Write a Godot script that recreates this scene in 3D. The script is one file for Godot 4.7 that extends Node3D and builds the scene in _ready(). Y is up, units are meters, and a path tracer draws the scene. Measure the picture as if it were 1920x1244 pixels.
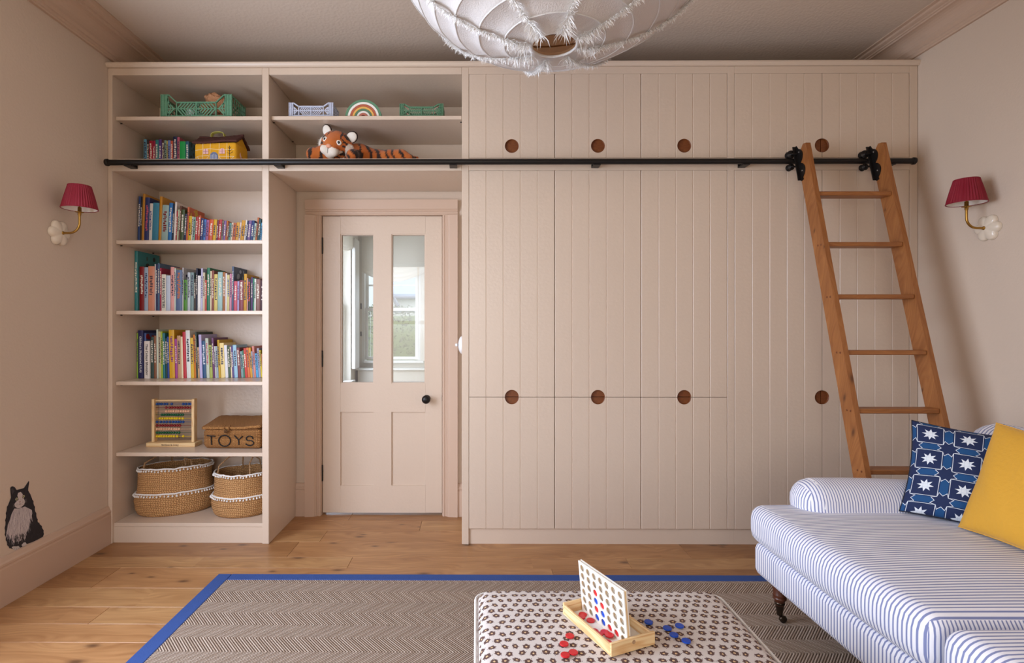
extends Node3D
# A panelled children's room: fitted bookcase and wardrobes on the back wall (z = -3.155), sofa, ottoman, ladder on a rail.
# y is up, metres, the camera stands at x = 0, z = 0 and looks towards -z.

var M := {}              # materials by name
var used := {}           # how often a node name was taken at the top level
var rng := RandomNumberGenerator.new()
var cut_board := {}

const FRONT := -3.155    # front plane of the fitted furniture
const BACK := -3.642     # plane of the back wall
const LEFT := -2.19
const RIGHT := 2.60
const TOP := 3.03


# ---------------------------------------------------------------- shapes
class Shape:
	var st := SurfaceTool.new()
	func _init() -> void:
		st.begin(Mesh.PRIMITIVE_TRIANGLES)
		flat()
	func flat() -> Shape:
		st.set_smooth_group(-1)
		return self
	func smooth(g := 0) -> Shape:
		st.set_smooth_group(g)
		return self
	func tint(c: Color) -> Shape:      # linear
		st.set_color(c)
		return self
	func v(p: Vector3, t: Vector2) -> void:
		st.set_uv(t)
		st.add_vertex(p)
	# corners run anticlockwise as seen from outside
	func tri(a: Vector3, b: Vector3, c: Vector3, ta := Vector2.ZERO, tb := Vector2.ZERO, tc := Vector2.ZERO) -> void:
		v(a, ta)
		v(c, tc)
		v(b, tb)
	func quad(a: Vector3, b: Vector3, c: Vector3, d: Vector3, ta := Vector2.ZERO, tb := Vector2.ZERO, tc := Vector2.ZERO, td := Vector2.ZERO) -> void:
		tri(a, b, c, ta, tb, tc)
		tri(a, c, d, ta, tc, td)
	# a flat polygon facing n, uv in metres along its own longer axis
	func face(pts: Array, n: Vector3, grain: Vector3, uo := Vector2.ZERO) -> void:
		var g := grain - n * grain.dot(n)
		if g.length() < 0.01:
			g = n.cross(Vector3(0.3, 1, 0.2))
		g = g.normalized()
		var w := n.cross(g)
		for i in range(1, pts.size() - 1):
			var q := [pts[0], pts[i], pts[i + 1]]
			var nn: Vector3 = (q[1] - q[0]).cross(q[2] - q[0])
			if nn.dot(n) < 0.0:
				q = [pts[0], pts[i + 1], pts[i]]
			tri(q[0], q[1], q[2], uo + Vector2(q[0].dot(g), q[0].dot(w)), uo + Vector2(q[1].dot(g), q[1].dot(w)), uo + Vector2(q[2].dot(g), q[2].dot(w)))
	# a box with chamfered edges; uv in metres, u along its longest side
	func box(c: Vector3, s: Vector3, bev := 0.0, uo := Vector2.ZERO, xf := Transform3D.IDENTITY) -> Shape:
		flat()
		var h := s * 0.5
		var b := minf(bev, minf(h.x, minf(h.y, h.z)) * 0.9)
		var grain := Vector3.RIGHT if s.x >= s.y and s.x >= s.z else (Vector3.UP if s.y >= s.z else Vector3.BACK)
		grain = xf.basis * grain
		for ax in 3:
			for sg in [-1.0, 1.0]:
				var n := Vector3.ZERO
				n[ax] = sg
				var u := (ax + 1) % 3
				var w := (ax + 2) % 3
				var pts := []
				for k in [[-1, -1], [1, -1], [1, 1], [-1, 1]]:
					var p := Vector3.ZERO
					p[ax] = sg * h[ax]
					p[u] = k[0] * (h[u] - b)
					p[w] = k[1] * (h[w] - b)
					pts.append(xf * (c + p))
				face(pts, (xf.basis * n).normalized(), grain, uo)
		if b <= 0.0:
			return self
		for ax in 3:                       # chamfers along axis ax
			var u := (ax + 1) % 3
			var w := (ax + 2) % 3
			for su in [-1.0, 1.0]:
				for sw in [-1.0, 1.0]:
					var pts := []
					for k in [[-1, 0], [1, 0], [1, 1], [-1, 1]]:
						var p := Vector3.ZERO
						p[ax] = k[0] * (h[ax] - b)
						p[u] = su * (h[u] - (0.0 if k[1] == 0 else b))
						p[w] = sw * (h[w] - (b if k[1] == 0 else 0.0))
						pts.append(xf * (c + p))
					var n := Vector3.ZERO
					n[u] = su
					n[w] = sw
					face(pts, (xf.basis * n).normalized(), grain, uo)
		for sx in [-1.0, 1.0]:
			for sy in [-1.0, 1.0]:
				for sz in [-1.0, 1.0]:
					var n := Vector3(sx, sy, sz)
					face([xf * (c + Vector3(sx * h.x, sy * (h.y - b), sz * (h.z - b))), xf * (c + Vector3(sx * (h.x - b), sy * h.y, sz * (h.z - b))), xf * (c + Vector3(sx * (h.x - b), sy * (h.y - b), sz * h.z))], (xf.basis * n).normalized(), grain, uo)
		return self
	# box between two corners
	func span(a: Vector3, b: Vector3, bev := 0.0, uo := Vector2.ZERO) -> Shape:
		return box((a + b) * 0.5, (b - a).abs(), bev, uo)
	# a polygon in xy (any winding) pushed from z0 to z1 through xf; skip: edges without a side
	func prism(poly: PackedVector2Array, z0: float, z1: float, xf := Transform3D.IDENTITY, skip := [], bev := 0.0) -> Shape:
		flat()
		var p := poly.duplicate()
		if Geometry2D.is_polygon_clockwise(p):
			p.reverse()
		var ids := Geometry2D.triangulate_polygon(p)
		var front := p
		if bev > 0.0:
			var inset := Geometry2D.offset_polygon(p, -bev)
			if inset.size() == 1 and inset[0].size() == p.size():
				front = inset[0]
		var at := func(q: Vector2, z: float) -> Vector3: return xf * Vector3(q.x, q.y, z)
		for i in range(0, ids.size(), 3):
			var a: Vector2 = p[ids[i]]
			var b: Vector2 = p[ids[i + 1]]
			var c: Vector2 = p[ids[i + 2]]
			if (b - a).cross(c - a) < 0.0:
				var t := b
				b = c
				c = t
			tri(at.call(a, z1), at.call(b, z1), at.call(c, z1), a, b, c)
			tri(at.call(a, z0), at.call(c, z0), at.call(b, z0), a, c, b)
		for i in p.size():
			if i in skip:
				continue
			var a := p[i]
			var b := p[(i + 1) % p.size()]
			quad(at.call(a, z0), at.call(b, z0), at.call(b, z1), at.call(a, z1), Vector2(a.x, z0) + Vector2(0, a.y), Vector2(b.x, z0) + Vector2(0, b.y), Vector2(b.x, z1) + Vector2(0, b.y), Vector2(a.x, z1) + Vector2(0, a.y))
		return self
	# a round bar along points; r a number or one number per point
	func tube(pts: Array, r, n := 8, closed := false, caps := true) -> Shape:
		smooth(0)
		var rings := []
		var side := Vector3.ZERO
		var along := 0.0
		for i in pts.size():
			var a: Vector3 = pts[(i - 1 + pts.size()) % pts.size()] if closed or i > 0 else pts[i]
			var b: Vector3 = pts[(i + 1) % pts.size()] if closed or i < pts.size() - 1 else pts[i]
			var d := (b - a).normalized()
			if side == Vector3.ZERO:
				side = d.cross(Vector3.UP if absf(d.y) < 0.9 else Vector3.RIGHT).normalized()
			side = (side - d * side.dot(d)).normalized()
			var up := side.cross(d)
			if i > 0:
				along += (pts[i] - pts[i - 1]).length()
			var ring := []
			var rr: float = r[i] if r is Array else r
			for k in n:
				var t := TAU * k / n
				ring.append(pts[i] + (side * cos(t) + up * sin(t)) * rr)
			rings.append([ring, along, rr])
		var m := pts.size() if closed else pts.size() - 1
		for i in m:
			var q0 = rings[i]
			var q1 = rings[(i + 1) % pts.size()]
			var s1: float = q1[1] if i + 1 < pts.size() else along + (pts[0] - pts[i]).length()
			for k in n:
				var k2 := (k + 1) % n
				var w0: float = TAU * k / n * q0[2]
				var w1: float = TAU * (k + 1) / n * q0[2]
				quad(q0[0][k], q1[0][k], q1[0][k2], q0[0][k2], Vector2(q0[1], w0), Vector2(s1, w0), Vector2(s1, w1), Vector2(q0[1], w1))
		if caps and not closed:
			flat()
			var a = rings[0][0]
			var b = rings[-1][0]
			for k in range(1, n - 1):
				tri(a[0], a[k], a[k + 1])
				tri(b[0], b[k + 1], b[k])
		return self
	# a profile of (radius, height) turned round y, bottom to top on the outside
	func lathe(prof: Array, n := 24, xf := Transform3D.IDENTITY, smoothed := true) -> Shape:
		if smoothed:
			smooth(0)
		else:
			flat()
		var at := func(q: Vector2, k: int) -> Vector3: return xf * Vector3(cos(TAU * k / n) * q.x, q.y, -sin(TAU * k / n) * q.x)
		for i in prof.size() - 1:
			var a: Vector2 = prof[i]
			var b: Vector2 = prof[i + 1]
			for k in n:
				quad(at.call(a, k), at.call(a, k + 1), at.call(b, k + 1), at.call(b, k), Vector2(float(k) / n, a.y), Vector2(float(k + 1) / n, a.y), Vector2(float(k + 1) / n, b.y), Vector2(float(k) / n, b.y))
		return self
	func ball(c: Vector3, r: Vector3, n := 12, m := 8, xf := Transform3D.IDENTITY) -> Shape:
		smooth(0)
		for j in m:
			for k in n:
				var p := []
				var t := []
				for e in [[k, j], [k + 1, j], [k + 1, j + 1], [k, j + 1]]:
					var a: float = TAU * e[0] / n
					var b: float = PI * e[1] / m - PI / 2
					p.append(xf * (c + Vector3(cos(a) * cos(b) * r.x, sin(b) * r.y, -sin(a) * cos(b) * r.z)))
					t.append(Vector2(float(e[0]) / n, float(e[1]) / m))
				quad(p[0], p[1], p[2], p[3], t[0], t[1], t[2], t[3])
		return self
	# f(u, v) -> point for u, v in 0..1, dp/du x dp/dv points outwards; uv from tf(u, v, point)
	func sheet(nu: int, nv: int, f: Callable, tf = null, flip := false, skip = null) -> Shape:
		smooth(0)
		var p := []
		var t := []
		for j in nv + 1:
			for i in nu + 1:
				var q: Vector3 = f.call(float(i) / nu, float(j) / nv)
				p.append(q)
				t.append(tf.call(float(i) / nu, float(j) / nv, q) if tf != null else Vector2(float(i) / nu, float(j) / nv))
		for j in nv:
			for i in nu:
				if skip != null and skip.call((i + 0.5) / nu, (j + 0.5) / nv):
					continue
				var a := j * (nu + 1) + i
				var q := [a, a + 1, a + nu + 2, a + nu + 1]
				if flip:
					q = [a, a + nu + 1, a + nu + 2, a + 1]
				quad(p[q[0]], p[q[1]], p[q[2]], p[q[3]], t[q[0]], t[q[1]], t[q[2]], t[q[3]])
		return self
	# a box with rounded edges of radius r, n cells a side, bent by deform(point) and mapped by uv(point, normal)
	func soft(size: Vector3, r: float, n: Vector3i, deform = null, uv = null, xf := Transform3D.IDENTITY) -> Shape:
		smooth(0)
		var h := size * 0.5
		for ax in 3:
			var u := (ax + 1) % 3
			var w := (ax + 2) % 3
			for sg in [-1.0, 1.0]:
				var pts := []
				var nrm := []
				for j in n[w] + 1:
					for i in n[u] + 1:
						var p := Vector3.ZERO
						p[ax] = sg * h[ax]
						p[u] = lerpf(-h[u], h[u], smoothed(float(i) / n[u], r / size[u]))
						p[w] = lerpf(-h[w], h[w], smoothed(float(j) / n[w], r / size[w]))
						var inner := Vector3(clampf(p.x, -h.x + r, h.x - r), clampf(p.y, -h.y + r, h.y - r), clampf(p.z, -h.z + r, h.z - r))
						var d := (p - inner).normalized()
						nrm.append(d)
						p = inner + d * r
						pts.append(p)
				for j in n[w]:
					for i in n[u]:
						var a := j * (n[u] + 1) + i
						var q := [a, a + 1, a + n[u] + 2, a + n[u] + 1]
						if sg < 0.0:
							q = [a, a + n[u] + 1, a + n[u] + 2, a + 1]
						var pp := []
						var tt := []
						for k in q:
							var o: Vector3 = pts[k]
							var moved: Vector3 = deform.call(o) if deform != null else o
							var nn := Vector3.ZERO
							nn[ax] = sg
							tt.append(uv.call(o, nn) if uv != null else Vector2(o[u], o[w]))
							pp.append(xf * moved)
						quad(pp[0], pp[1], pp[2], pp[3], tt[0], tt[1], tt[2], tt[3])
		return self
	func smoothed(t: float, e: float) -> float:    # more cells in the rounded ends
		var k := 0.22
		if t < k:
			return e * (t / k)
		if t > 1.0 - k:
			return 1.0 - e * ((1.0 - t) / k)
		return lerpf(e, 1.0 - e, (t - k) / (1.0 - 2.0 * k))
	func mesh() -> ArrayMesh:
		st.generate_normals()
		return st.commit()


# ---------------------------------------------------------------- nodes
func numbered(called: String) -> String:
	var n: int = used.get(called, 0)
	used[called] = n + 1
	return called if n == 0 else "%s_%03d" % [called, n]


func thing(called: String, label: String, category: String, at := Vector3.ZERO, group := "") -> Node3D:
	var o := Node3D.new()
	o.name = numbered(called)
	add_child(o)
	o.position = at
	tag(o, label, category, group)
	return o


func tag(o: Node3D, label: String, category: String, group := "") -> void:
	o.set_meta("label", label)
	o.set_meta("category", category)
	if group:
		o.set_meta("group", group)


func part(called: String, shape, material, parent: Node3D, at := Vector3.ZERO) -> MeshInstance3D:
	var o := MeshInstance3D.new()
	o.name = called
	o.mesh = shape.mesh() if shape is Shape else shape
	var m: Material = M[material] if material is String else material
	for i in o.mesh.get_surface_count():
		o.set_surface_override_material(i, m)
	o.position = at
	if parent == self:
		o.name = numbered(called)
	parent.add_child(o, true)
	return o


func bare(called: String, parent: Node3D, at := Vector3.ZERO) -> Node3D:
	var o := Node3D.new()
	o.name = called
	o.position = at
	parent.add_child(o, true)
	return o


func struct(called: String, shape, material, label := "", category := "") -> MeshInstance3D:
	var o := part(called, shape, material, self)
	o.set_meta("kind", "structure")
	if label:
		tag(o, label, category)
	return o


func struct_root(called: String, label := "", category := "") -> Node3D:
	var o := Node3D.new()
	o.name = numbered(called)
	add_child(o)
	o.set_meta("kind", "structure")
	if label:
		tag(o, label, category)
	return o


func rgb(r: int, g: int, b: int) -> Color:
	return Color(r / 255.0, g / 255.0, b / 255.0)


func paint(called: String, c: Color, rough := 0.6, metal := 0.0) -> StandardMaterial3D:
	var m := StandardMaterial3D.new()
	m.resource_name = called
	m.albedo_color = c
	m.roughness = rough
	m.metallic = metal
	M[called] = m
	return m


func grain_normal(seed_: int, freq: float, strength := 6.0, size := 256) -> NoiseTexture2D:
	var n := FastNoiseLite.new()
	n.seed = seed_
	n.frequency = freq
	n.fractal_octaves = 3
	var t := NoiseTexture2D.new()
	t.width = size
	t.height = size
	t.seamless = true
	t.noise = n
	t.as_normal_map = true
	t.bump_strength = strength
	return t


func triplanar(m: StandardMaterial3D, scale: float, world := false) -> void:
	m.uv1_triplanar = true
	m.uv1_world_triplanar = world
	m.uv1_scale = Vector3.ONE * scale
	m.texture_repeat = true


func picture(w: int, h: int, f: Callable) -> ImageTexture:      # f(x, y) -> Color (sRGB)
	var data := PackedByteArray()
	data.resize(w * h * 3)
	var i := 0
	for y in h:
		for x in w:
			var c: Color = f.call(x, y)
			data[i] = int(clampf(c.r, 0, 1) * 255)
			data[i + 1] = int(clampf(c.g, 0, 1) * 255)
			data[i + 2] = int(clampf(c.b, 0, 1) * 255)
			i += 3
	return ImageTexture.create_from_image(Image.create_from_data(w, h, false, Image.FORMAT_RGB8, data))


func fill_poly(im: Image, pts: Array, c: Color) -> void:
	var lo: Vector2 = pts[0]
	var hi: Vector2 = pts[0]
	for p in pts:
		lo = lo.min(p)
		hi = hi.max(p)
	var pk := PackedVector2Array(pts)
	for y in range(maxi(0, int(lo.y)), mini(im.get_height(), int(hi.y) + 2)):
		for x in range(maxi(0, int(lo.x)), mini(im.get_width(), int(hi.x) + 2)):
			if Geometry2D.is_point_in_polygon(Vector2(x + 0.5, y + 0.5), pk):
				im.set_pixel(x, y, c)


func stroke(im: Image, a: Vector2, b: Vector2, w: float, c: Color) -> void:
	var d := (b - a).normalized()
	var n := Vector2(-d.y, d.x) * w * 0.5
	fill_poly(im, [a - n, b - n, b + n, a + n], c)


func arc(c: Vector2, r: float, a0: float, a1: float, n: int) -> Array:
	var o := []
	for i in n + 1:
		o.append(c + Vector2.from_angle(lerpf(a0, a1, float(i) / n)) * r)
	return o


func poly(pts: Array) -> PackedVector2Array:
	return PackedVector2Array(pts)


func letters(text: String, size: float, depth: float, font := "Droid Sans", weight := 700) -> TextMesh:
	var t := TextMesh.new()
	var f := SystemFont.new()
	f.font_names = [font]
	f.font_weight = weight
	t.font = f
	t.text = text
	t.font_size = 32
	t.pixel_size = size / 32.0
	t.depth = depth
	t.curve_step = 4.0
	return t


# ---------------------------------------------------------------- the scene
func _ready() -> void:
	rng.seed = 7
	# camera: a shifted lens, turned a third of a degree
	var cam := Camera3D.new()
	cam.name = "camera"
	cam.position = Vector3(0, 1.277, 0)
	cam.rotation.y = deg_to_rad(0.344)
	cam.set_frustum(0.05 * 1.244, Vector2(0.05 * 0.073, -0.05 * 0.005), 0.05, 100.0)
	add_child(cam)
	cam.current = true
	# sky and exposure
	var env := Environment.new()
	env.background_mode = Environment.BG_SKY
	var sky := ProceduralSkyMaterial.new()
	sky.sky_top_color = rgb(196, 212, 236)
	sky.sky_horizon_color = rgb(225, 235, 245)
	sky.sky_curve = 0.25
	sky.ground_bottom_color = rgb(120, 125, 115)
	sky.ground_horizon_color = rgb(200, 205, 205)
	sky.energy_multiplier = 3.6
	env.sky = Sky.new()
	env.sky.sky_material = sky
	env.ambient_light_source = Environment.AMBIENT_SOURCE_SKY
	env.tonemap_mode = Environment.TONE_MAPPER_LINEAR
	env.tonemap_exposure = 0.92
	env.sdfgi_enabled = true
	env.ssao_enabled = true
	env.ssil_enabled = true
	var we := WorldEnvironment.new()
	we.name = "environment"
	we.environment = env
	add_child(we)
	# daylight: the window in the left-hand wall just outside the frame, a warm fill in an added window behind the camera, and the bay of the room beyond
	daylight("window_or_fill_light", Vector3(-2.24, 1.55, -1.1), Vector2(2.0, 2.0), Vector2(-8, -90), rgb(222, 233, 255), 13.0)
	daylight("window_or_fill_light", Vector3(-0.55, 1.35, 1.94), Vector2(2.0, 2.0), Vector2(-4, 0), rgb(255, 236, 214), 3.4)  # warm fill added to lift the upper cupboards; no known source there
	daylight("window_or_fill_light", Vector3(-2.05, 1.5, -6.9), Vector2(1.4, 1.8), Vector2(0, -90), rgb(226, 236, 255), 6.0)
	materials()
	shell()
	fitted_furniture()
	fabrics()
	rug()
	ottoman()
	sofa()
	cushions()
	board_game()
	rail_and_ladder()
	top_shelf_things()
	house_bag()
	abacus()
	baskets()
	books()
	sconce("wall lamp with pleated crimson shade on the wall with the painted cat", Vector3(-2.1895, 1.779, -2.778), 1.0)
	sconce("wall lamp with pleated crimson shade on the wall above the sofa, beside the ladder", Vector3(2.5995, 1.788, -2.719), -1.0)
	pendant()
	dimmer_switch()
	painted_cat()
	tiger()


func daylight(called: String, at: Vector3, size: Vector2, turn: Vector2, tone: Color, energy: float) -> void:
	var l := AreaLight3D.new()
	l.name = called
	l.position = at
	l.rotation_degrees = Vector3(turn.x, turn.y, 0)
	l.area_size = size
	l.light_color = tone
	l.light_energy = energy
	l.area_range = 14.0
	l.shadow_enabled = true
	add_child(l, true)


func materials() -> void:
	var m := paint("joinery", rgb(213, 193, 173), 0.3)
	m.normal_enabled = true
	m.normal_texture = grain_normal(3, 0.05, 1.2)
	m.normal_scale = 0.25
	triplanar(m, 3.0)
	m = paint("wall_paint", rgb(210, 191, 172), 0.9)
	m.normal_enabled = true
	m.normal_texture = grain_normal(5, 0.08, 2.0)
	m.normal_scale = 0.16
	triplanar(m, 2.5, true)
	m = paint("ceiling_paint", rgb(208, 191, 174), 0.92)
	m.normal_enabled = true
	m.normal_texture = M["wall_paint"].normal_texture
	m.normal_scale = 0.25
	triplanar(m, 2.0, true)
	paint("moulding", rgb(200, 172, 150), 0.5)
	paint("white_paint", rgb(225, 224, 218), 0.5)
	paint("black_metal", rgb(30, 27, 26), 0.38, 0.4)
	paint("brass", rgb(168, 128, 62), 0.32, 1.0)
	m = paint("glass", Color(1, 1, 1, 0.04), 0.02)
	m.transparency = BaseMaterial3D.TRANSPARENCY_ALPHA
	# oak: grain along u, three metres by one
	var fine := FastNoiseLite.new()
	fine.seed = 11
	fine.frequency = 0.02
	fine.fractal_octaves = 4
	var slow := FastNoiseLite.new()
	slow.seed = 12
	slow.frequency = 0.006
	slow.fractal_octaves = 2
	var knots := []
	var kr := RandomNumberGenerator.new()
	kr.seed = 5
	for i in 26:
		knots.append([Vector2(kr.randf_range(0, 1536), kr.randf_range(0, 512)), kr.randf_range(3.0, 8.0)])
	var oak := picture(1536, 512, func(x, y):
		var w: float = slow.get_noise_2d(x * 0.5, y * 1.6)
		var yy: float = y + w * 34.0
		var dark := 0.0
		for k in knots:
			var d := Vector2((x - k[0].x) * 0.45, y - k[0].y)
			var l: float = d.length() / k[1]
			if l < 5.0:
				yy += (1.0 if d.y > 0 else -1.0) * 10.0 * exp(-l * 0.9)
				dark = maxf(dark, exp(-l * l * 1.1))
		var g: float = fine.get_noise_2d(x * 0.22, yy * 4.2)
		var ring: float = sin(yy * 0.32 + w * 9.0) * 0.5 + 0.5
		var t: float = 0.5 + 0.34 * g + 0.14 * (ring - 0.5) + 0.22 * w
		var c := rgb(146, 104, 66).lerp(rgb(200, 160, 114), clampf(t, 0, 1))
		return c.lerp(rgb(84, 58, 40), dark * 0.8))
	for i in 3:
		m = paint("oak_plank_%d" % i, [rgb(250, 238, 226), rgb(228, 212, 194), rgb(255, 250, 240)][i], 0.38)
		m.albedo_texture = oak
		m.uv1_scale = Vector3(1.0 / 3.0, 1.0, 1)
	m = paint("ladder_oak", rgb(226, 188, 148), 0.45)
	m.albedo_texture = oak
	m.uv1_scale = Vector3(1.0 / 2.2, 1.0 / 0.7, 1)
	m = paint("finger_pull_oak", rgb(176, 128, 86), 0.5)
	m.albedo_texture = oak
	m.uv1_scale = Vector3(1.2, 2.2, 1)
	m = paint("pine", rgb(255, 248, 232), 0.5)
	m.albedo_texture = picture(512, 256, func(x, y):
		var w: float = slow.get_noise_2d(x * 0.6, y * 2.0)
		var ring: float = sin(y * 0.16 + w * 8.0)
		var g: float = fine.get_noise_2d(x * 0.2, y * 5.0)
		return rgb(238, 214, 172).lerp(rgb(214, 168, 118), clampf(pow(ring * 0.5 + 0.5, 3.0) * 0.7 + g * 0.25, 0, 1)))
	m.uv1_scale = Vector3(1.6, 6.0, 1)


func shell() -> void:
	# floor: oak planks of random widths along x, each a board of its own over a dark base
	var fl := struct("floor", Shape.new().span(Vector3(-2.5, -0.2, -8.4), Vector3(2.9, -0.02, 2.3)), paint("subfloor", rgb(70, 50, 34), 0.9), "wide oak plank floor running across the room", "floor")
	var rows := [-3.547, -3.369, -3.19, -2.975, -2.84, -2.617, -2.437, -2.297, -2.161, -1.95, -1.78, -1.56, -1.38, -1.2, -1.0, -0.8]
	var joints := {0: [-0.36, 1.6], 1: [-0.94, 1.25], 2: [-1.06, 1.2], 3: [-0.69, 0.83], 4: [-1.9, 0.4], 5: [0.9], 6: [-1.68, 0.6], 7: [0.1, 1.9], 8: [-1.2, 1.0]}
	var back_row := true
	for i in range(-1, rows.size() - 1):
		var z0: float = rows[i + 1]
		var z1: float = -3.72 if i < 0 else rows[i]
		var xs: Array = [-2.2] + (joints[i] if i in joints else [rng.randf_range(-1.5, 0.0), rng.randf_range(0.6, 1.8)]) + [2.62]
		for k in xs.size() - 1:
			var a: float = xs[k] + 0.0006
			var b: float = xs[k + 1] - 0.0006
			var c := Vector3((a + b) / 2, -0.01, (z0 + z1) / 2)
			var uo := Vector2(rng.randf_range(0, 3), rng.randf_range(0.1, 0.9))
			part("plank", Shape.new().box(Vector3.ZERO, Vector3(b - a, 0.02, absf(z1 - z0) - 0.001), 0.0012, uo), "oak_plank_%d" % [0, 1, 2, 0, 2, 1, 0, 0, 2, 0][(i * 3 + k * 5 + 9) % 10], fl, c)
	# rest of the floor, behind the camera: boards joined two metres long
	for i in 14:
		var z: float = -0.8 + 0.2 * i
		part("plank", Shape.new().box(Vector3.ZERO, Vector3(4.82, 0.02, 0.199), 0.0012, Vector2(i * 0.37, i * 0.21)), "oak_plank_%d" % (i % 3), fl, Vector3(0.21, -0.01, z + 0.1))
	# walls, with thickness; the left one has the window that lights the room, the back one the doorway
	var s := Shape.new()
	s.span(Vector3(-2.5, 0, 2.3), Vector3(LEFT, TOP, 0.0))
	s.span(Vector3(-2.5, 0, 0.0), Vector3(LEFT, 0.5, -2.2))
	s.span(Vector3(-2.5, 2.75, 0.0), Vector3(LEFT, TOP, -2.2))
	s.span(Vector3(-2.5, 0, -2.2), Vector3(LEFT, TOP, -3.9))
	struct("wall_left", s, "wall_paint", "plaster pink left wall with a painted cat above the skirting", "wall")
	struct("wall_right", Shape.new().span(Vector3(RIGHT, 0, 2.3), Vector3(RIGHT + 0.3, TOP, -3.9)), "wall_paint", "plaster pink right wall beside the ladder and sofa", "wall")
	s = Shape.new()
	s.span(Vector3(-2.19, 0, 2.0), Vector3(-1.6, TOP, 2.3))
	s.span(Vector3(0.5, 0, 2.0), Vector3(2.6, TOP, 2.3))
	s.span(Vector3(-1.6, 0, 2.0), Vector3(0.5, 0.3, 2.3))
	s.span(Vector3(-1.6, 2.45, 2.0), Vector3(0.5, TOP, 2.3))
	struct("wall_rear", s, "wall_paint", "plaster pink wall behind the viewer with an added window opening", "wall")  # its opening is invented, to hold the added fill light
	s = Shape.new()
	s.span(Vector3(-2.19, 0, BACK), Vector3(-1.078, TOP, BACK - 0.12))
	s.span(Vector3(-0.212, 0, BACK), Vector3(2.6, TOP, BACK - 0.12))
	s.span(Vector3(-1.078, 2.068, BACK), Vector3(-0.212, TOP, BACK - 0.12))
	struct("wall_back", s, "wall_paint", "plaster pink back wall around the glazed door", "wall")
	struct("ceiling", Shape.new().span(Vector3(-2.5, TOP, 2.3), Vector3(2.9, TOP + 0.2, -3.9)), "ceiling_paint", "plain plaster pink ceiling above the wardrobes", "ceiling")
	# cornices along both side walls
	var prof := [Vector2(0, 0), Vector2(0.014, 0), Vector2(0.018, 0.006), Vector2(0.018, 0.014), Vector2(0.024, 0.02), Vector2(0.024, 0.03), Vector2(0.03, 0.036)]
	for i in 8:
		var a: float = PI / 2 * i / 7.0
		prof.append(Vector2(0.036 + 0.066 * (1.0 - cos(a)), 0.042 + 0.066 * sin(a)))
	prof += [Vector2(0.106, 0.114), Vector2(0.114, 0.116), Vector2(0.114, 0.124), Vector2(0.124, 0.127), Vector2(0.132, 0.131), Vector2(0.138, 0.139), Vector2(0.146, 0.14), Vector2(0.158, 0.141), Vector2(0.158, 0.148), Vector2(0, 0.148)]
	for sd in [0, 1]:
		var base := Transform3D(Basis(Vector3.RIGHT if sd == 0 else Vector3.LEFT, Vector3.UP, Vector3.BACK if sd == 0 else Vector3.FORWARD), Vector3(LEFT if sd == 0 else RIGHT, 2.882, -0.82))
		struct("trim", Shape.new().prism(poly(prof), -2.82, 2.82, base), "moulding", ["pink moulded cornice along the lamp wall with the cat", "pink moulded cornice along the wall by the ladder"][sd], "cornice")
	# skirting boards
	var sk := [Vector2(0, 0), Vector2(0.022, 0), Vector2(0.022, 0.172), Vector2(0.019, 0.176), Vector2(0.019, 0.182), Vector2(0.022, 0.186), Vector2(0.022, 0.196), Vector2(0.016, 0.203), Vector2(0.012, 0.214), Vector2(0.008, 0.222), Vector2(0, 0.224)]
	for sd in [0, 1]:
		var base := Transform3D(Basis(Vector3.RIGHT if sd == 0 else Vector3.LEFT, Vector3.UP, Vector3.BACK if sd == 0 else Vector3.FORWARD), Vector3(LEFT if sd == 0 else RIGHT, 0, -0.578))
		struct("baseboard_left" if sd == 0 else "baseboard_right", Shape.new().prism(poly(sk), -2.577, 2.577, base), "moulding", ["tall pink skirting board below the painted cat", "tall pink skirting board behind the sofa"][sd], "skirting")
	for e in [[-1.2295, -1.166], [-0.127, -0.0855]]:
		var base := Transform3D(Basis(Vector3.BACK, Vector3.UP, Vector3.LEFT), Vector3(e[1], 0, BACK))
		struct("baseboard_back", Shape.new().prism(poly(sk), 0, e[1] - e[0], base), "moulding", ["short skirting piece between bookcase and door casing", "short skirting piece between door casing and wardrobe"][0 if e[0] < -1 else 1], "skirting")
	window_left()
	door()
	room_beyond()


func sash(s: Shape, a: Vector3, b: Vector3, t: float, bars_u: int, bars_v: int, along: Vector3) -> void:
	# a sash frame between two corners of an upright rectangle; along: the horizontal direction
	var w := absf((b - a).dot(along))
	var h := b.y - a.y
	var n := along.cross(Vector3.UP)
	var put := func(u0, v0, u1, v1, d):
		var p: Vector3 = a + along * u0 + Vector3.UP * v0 - n * d
		var q: Vector3 = a + along * u1 + Vector3.UP * v1 + n * d
		s.span(p, q)
	put.call(0, 0, t, h, 0.02)
	put.call(w - t, 0, w, h, 0.02)
	put.call(t, 0, w - t, t, 0.02)
	put.call(t, h - t, w - t, h, 0.02)
	for i in bars_u:
		var u: float = t + (w - 2 * t) * (i + 1) / (bars_u + 1)
		put.call(u - 0.011, t, u + 0.011, h - t, 0.014)
	for i in bars_v:
		var u: float = t + (h - 2 * t) * (i + 1) / (bars_v + 1)
		put.call(t, u - 0.011, w - t, u + 0.011, 0.0135)


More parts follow.
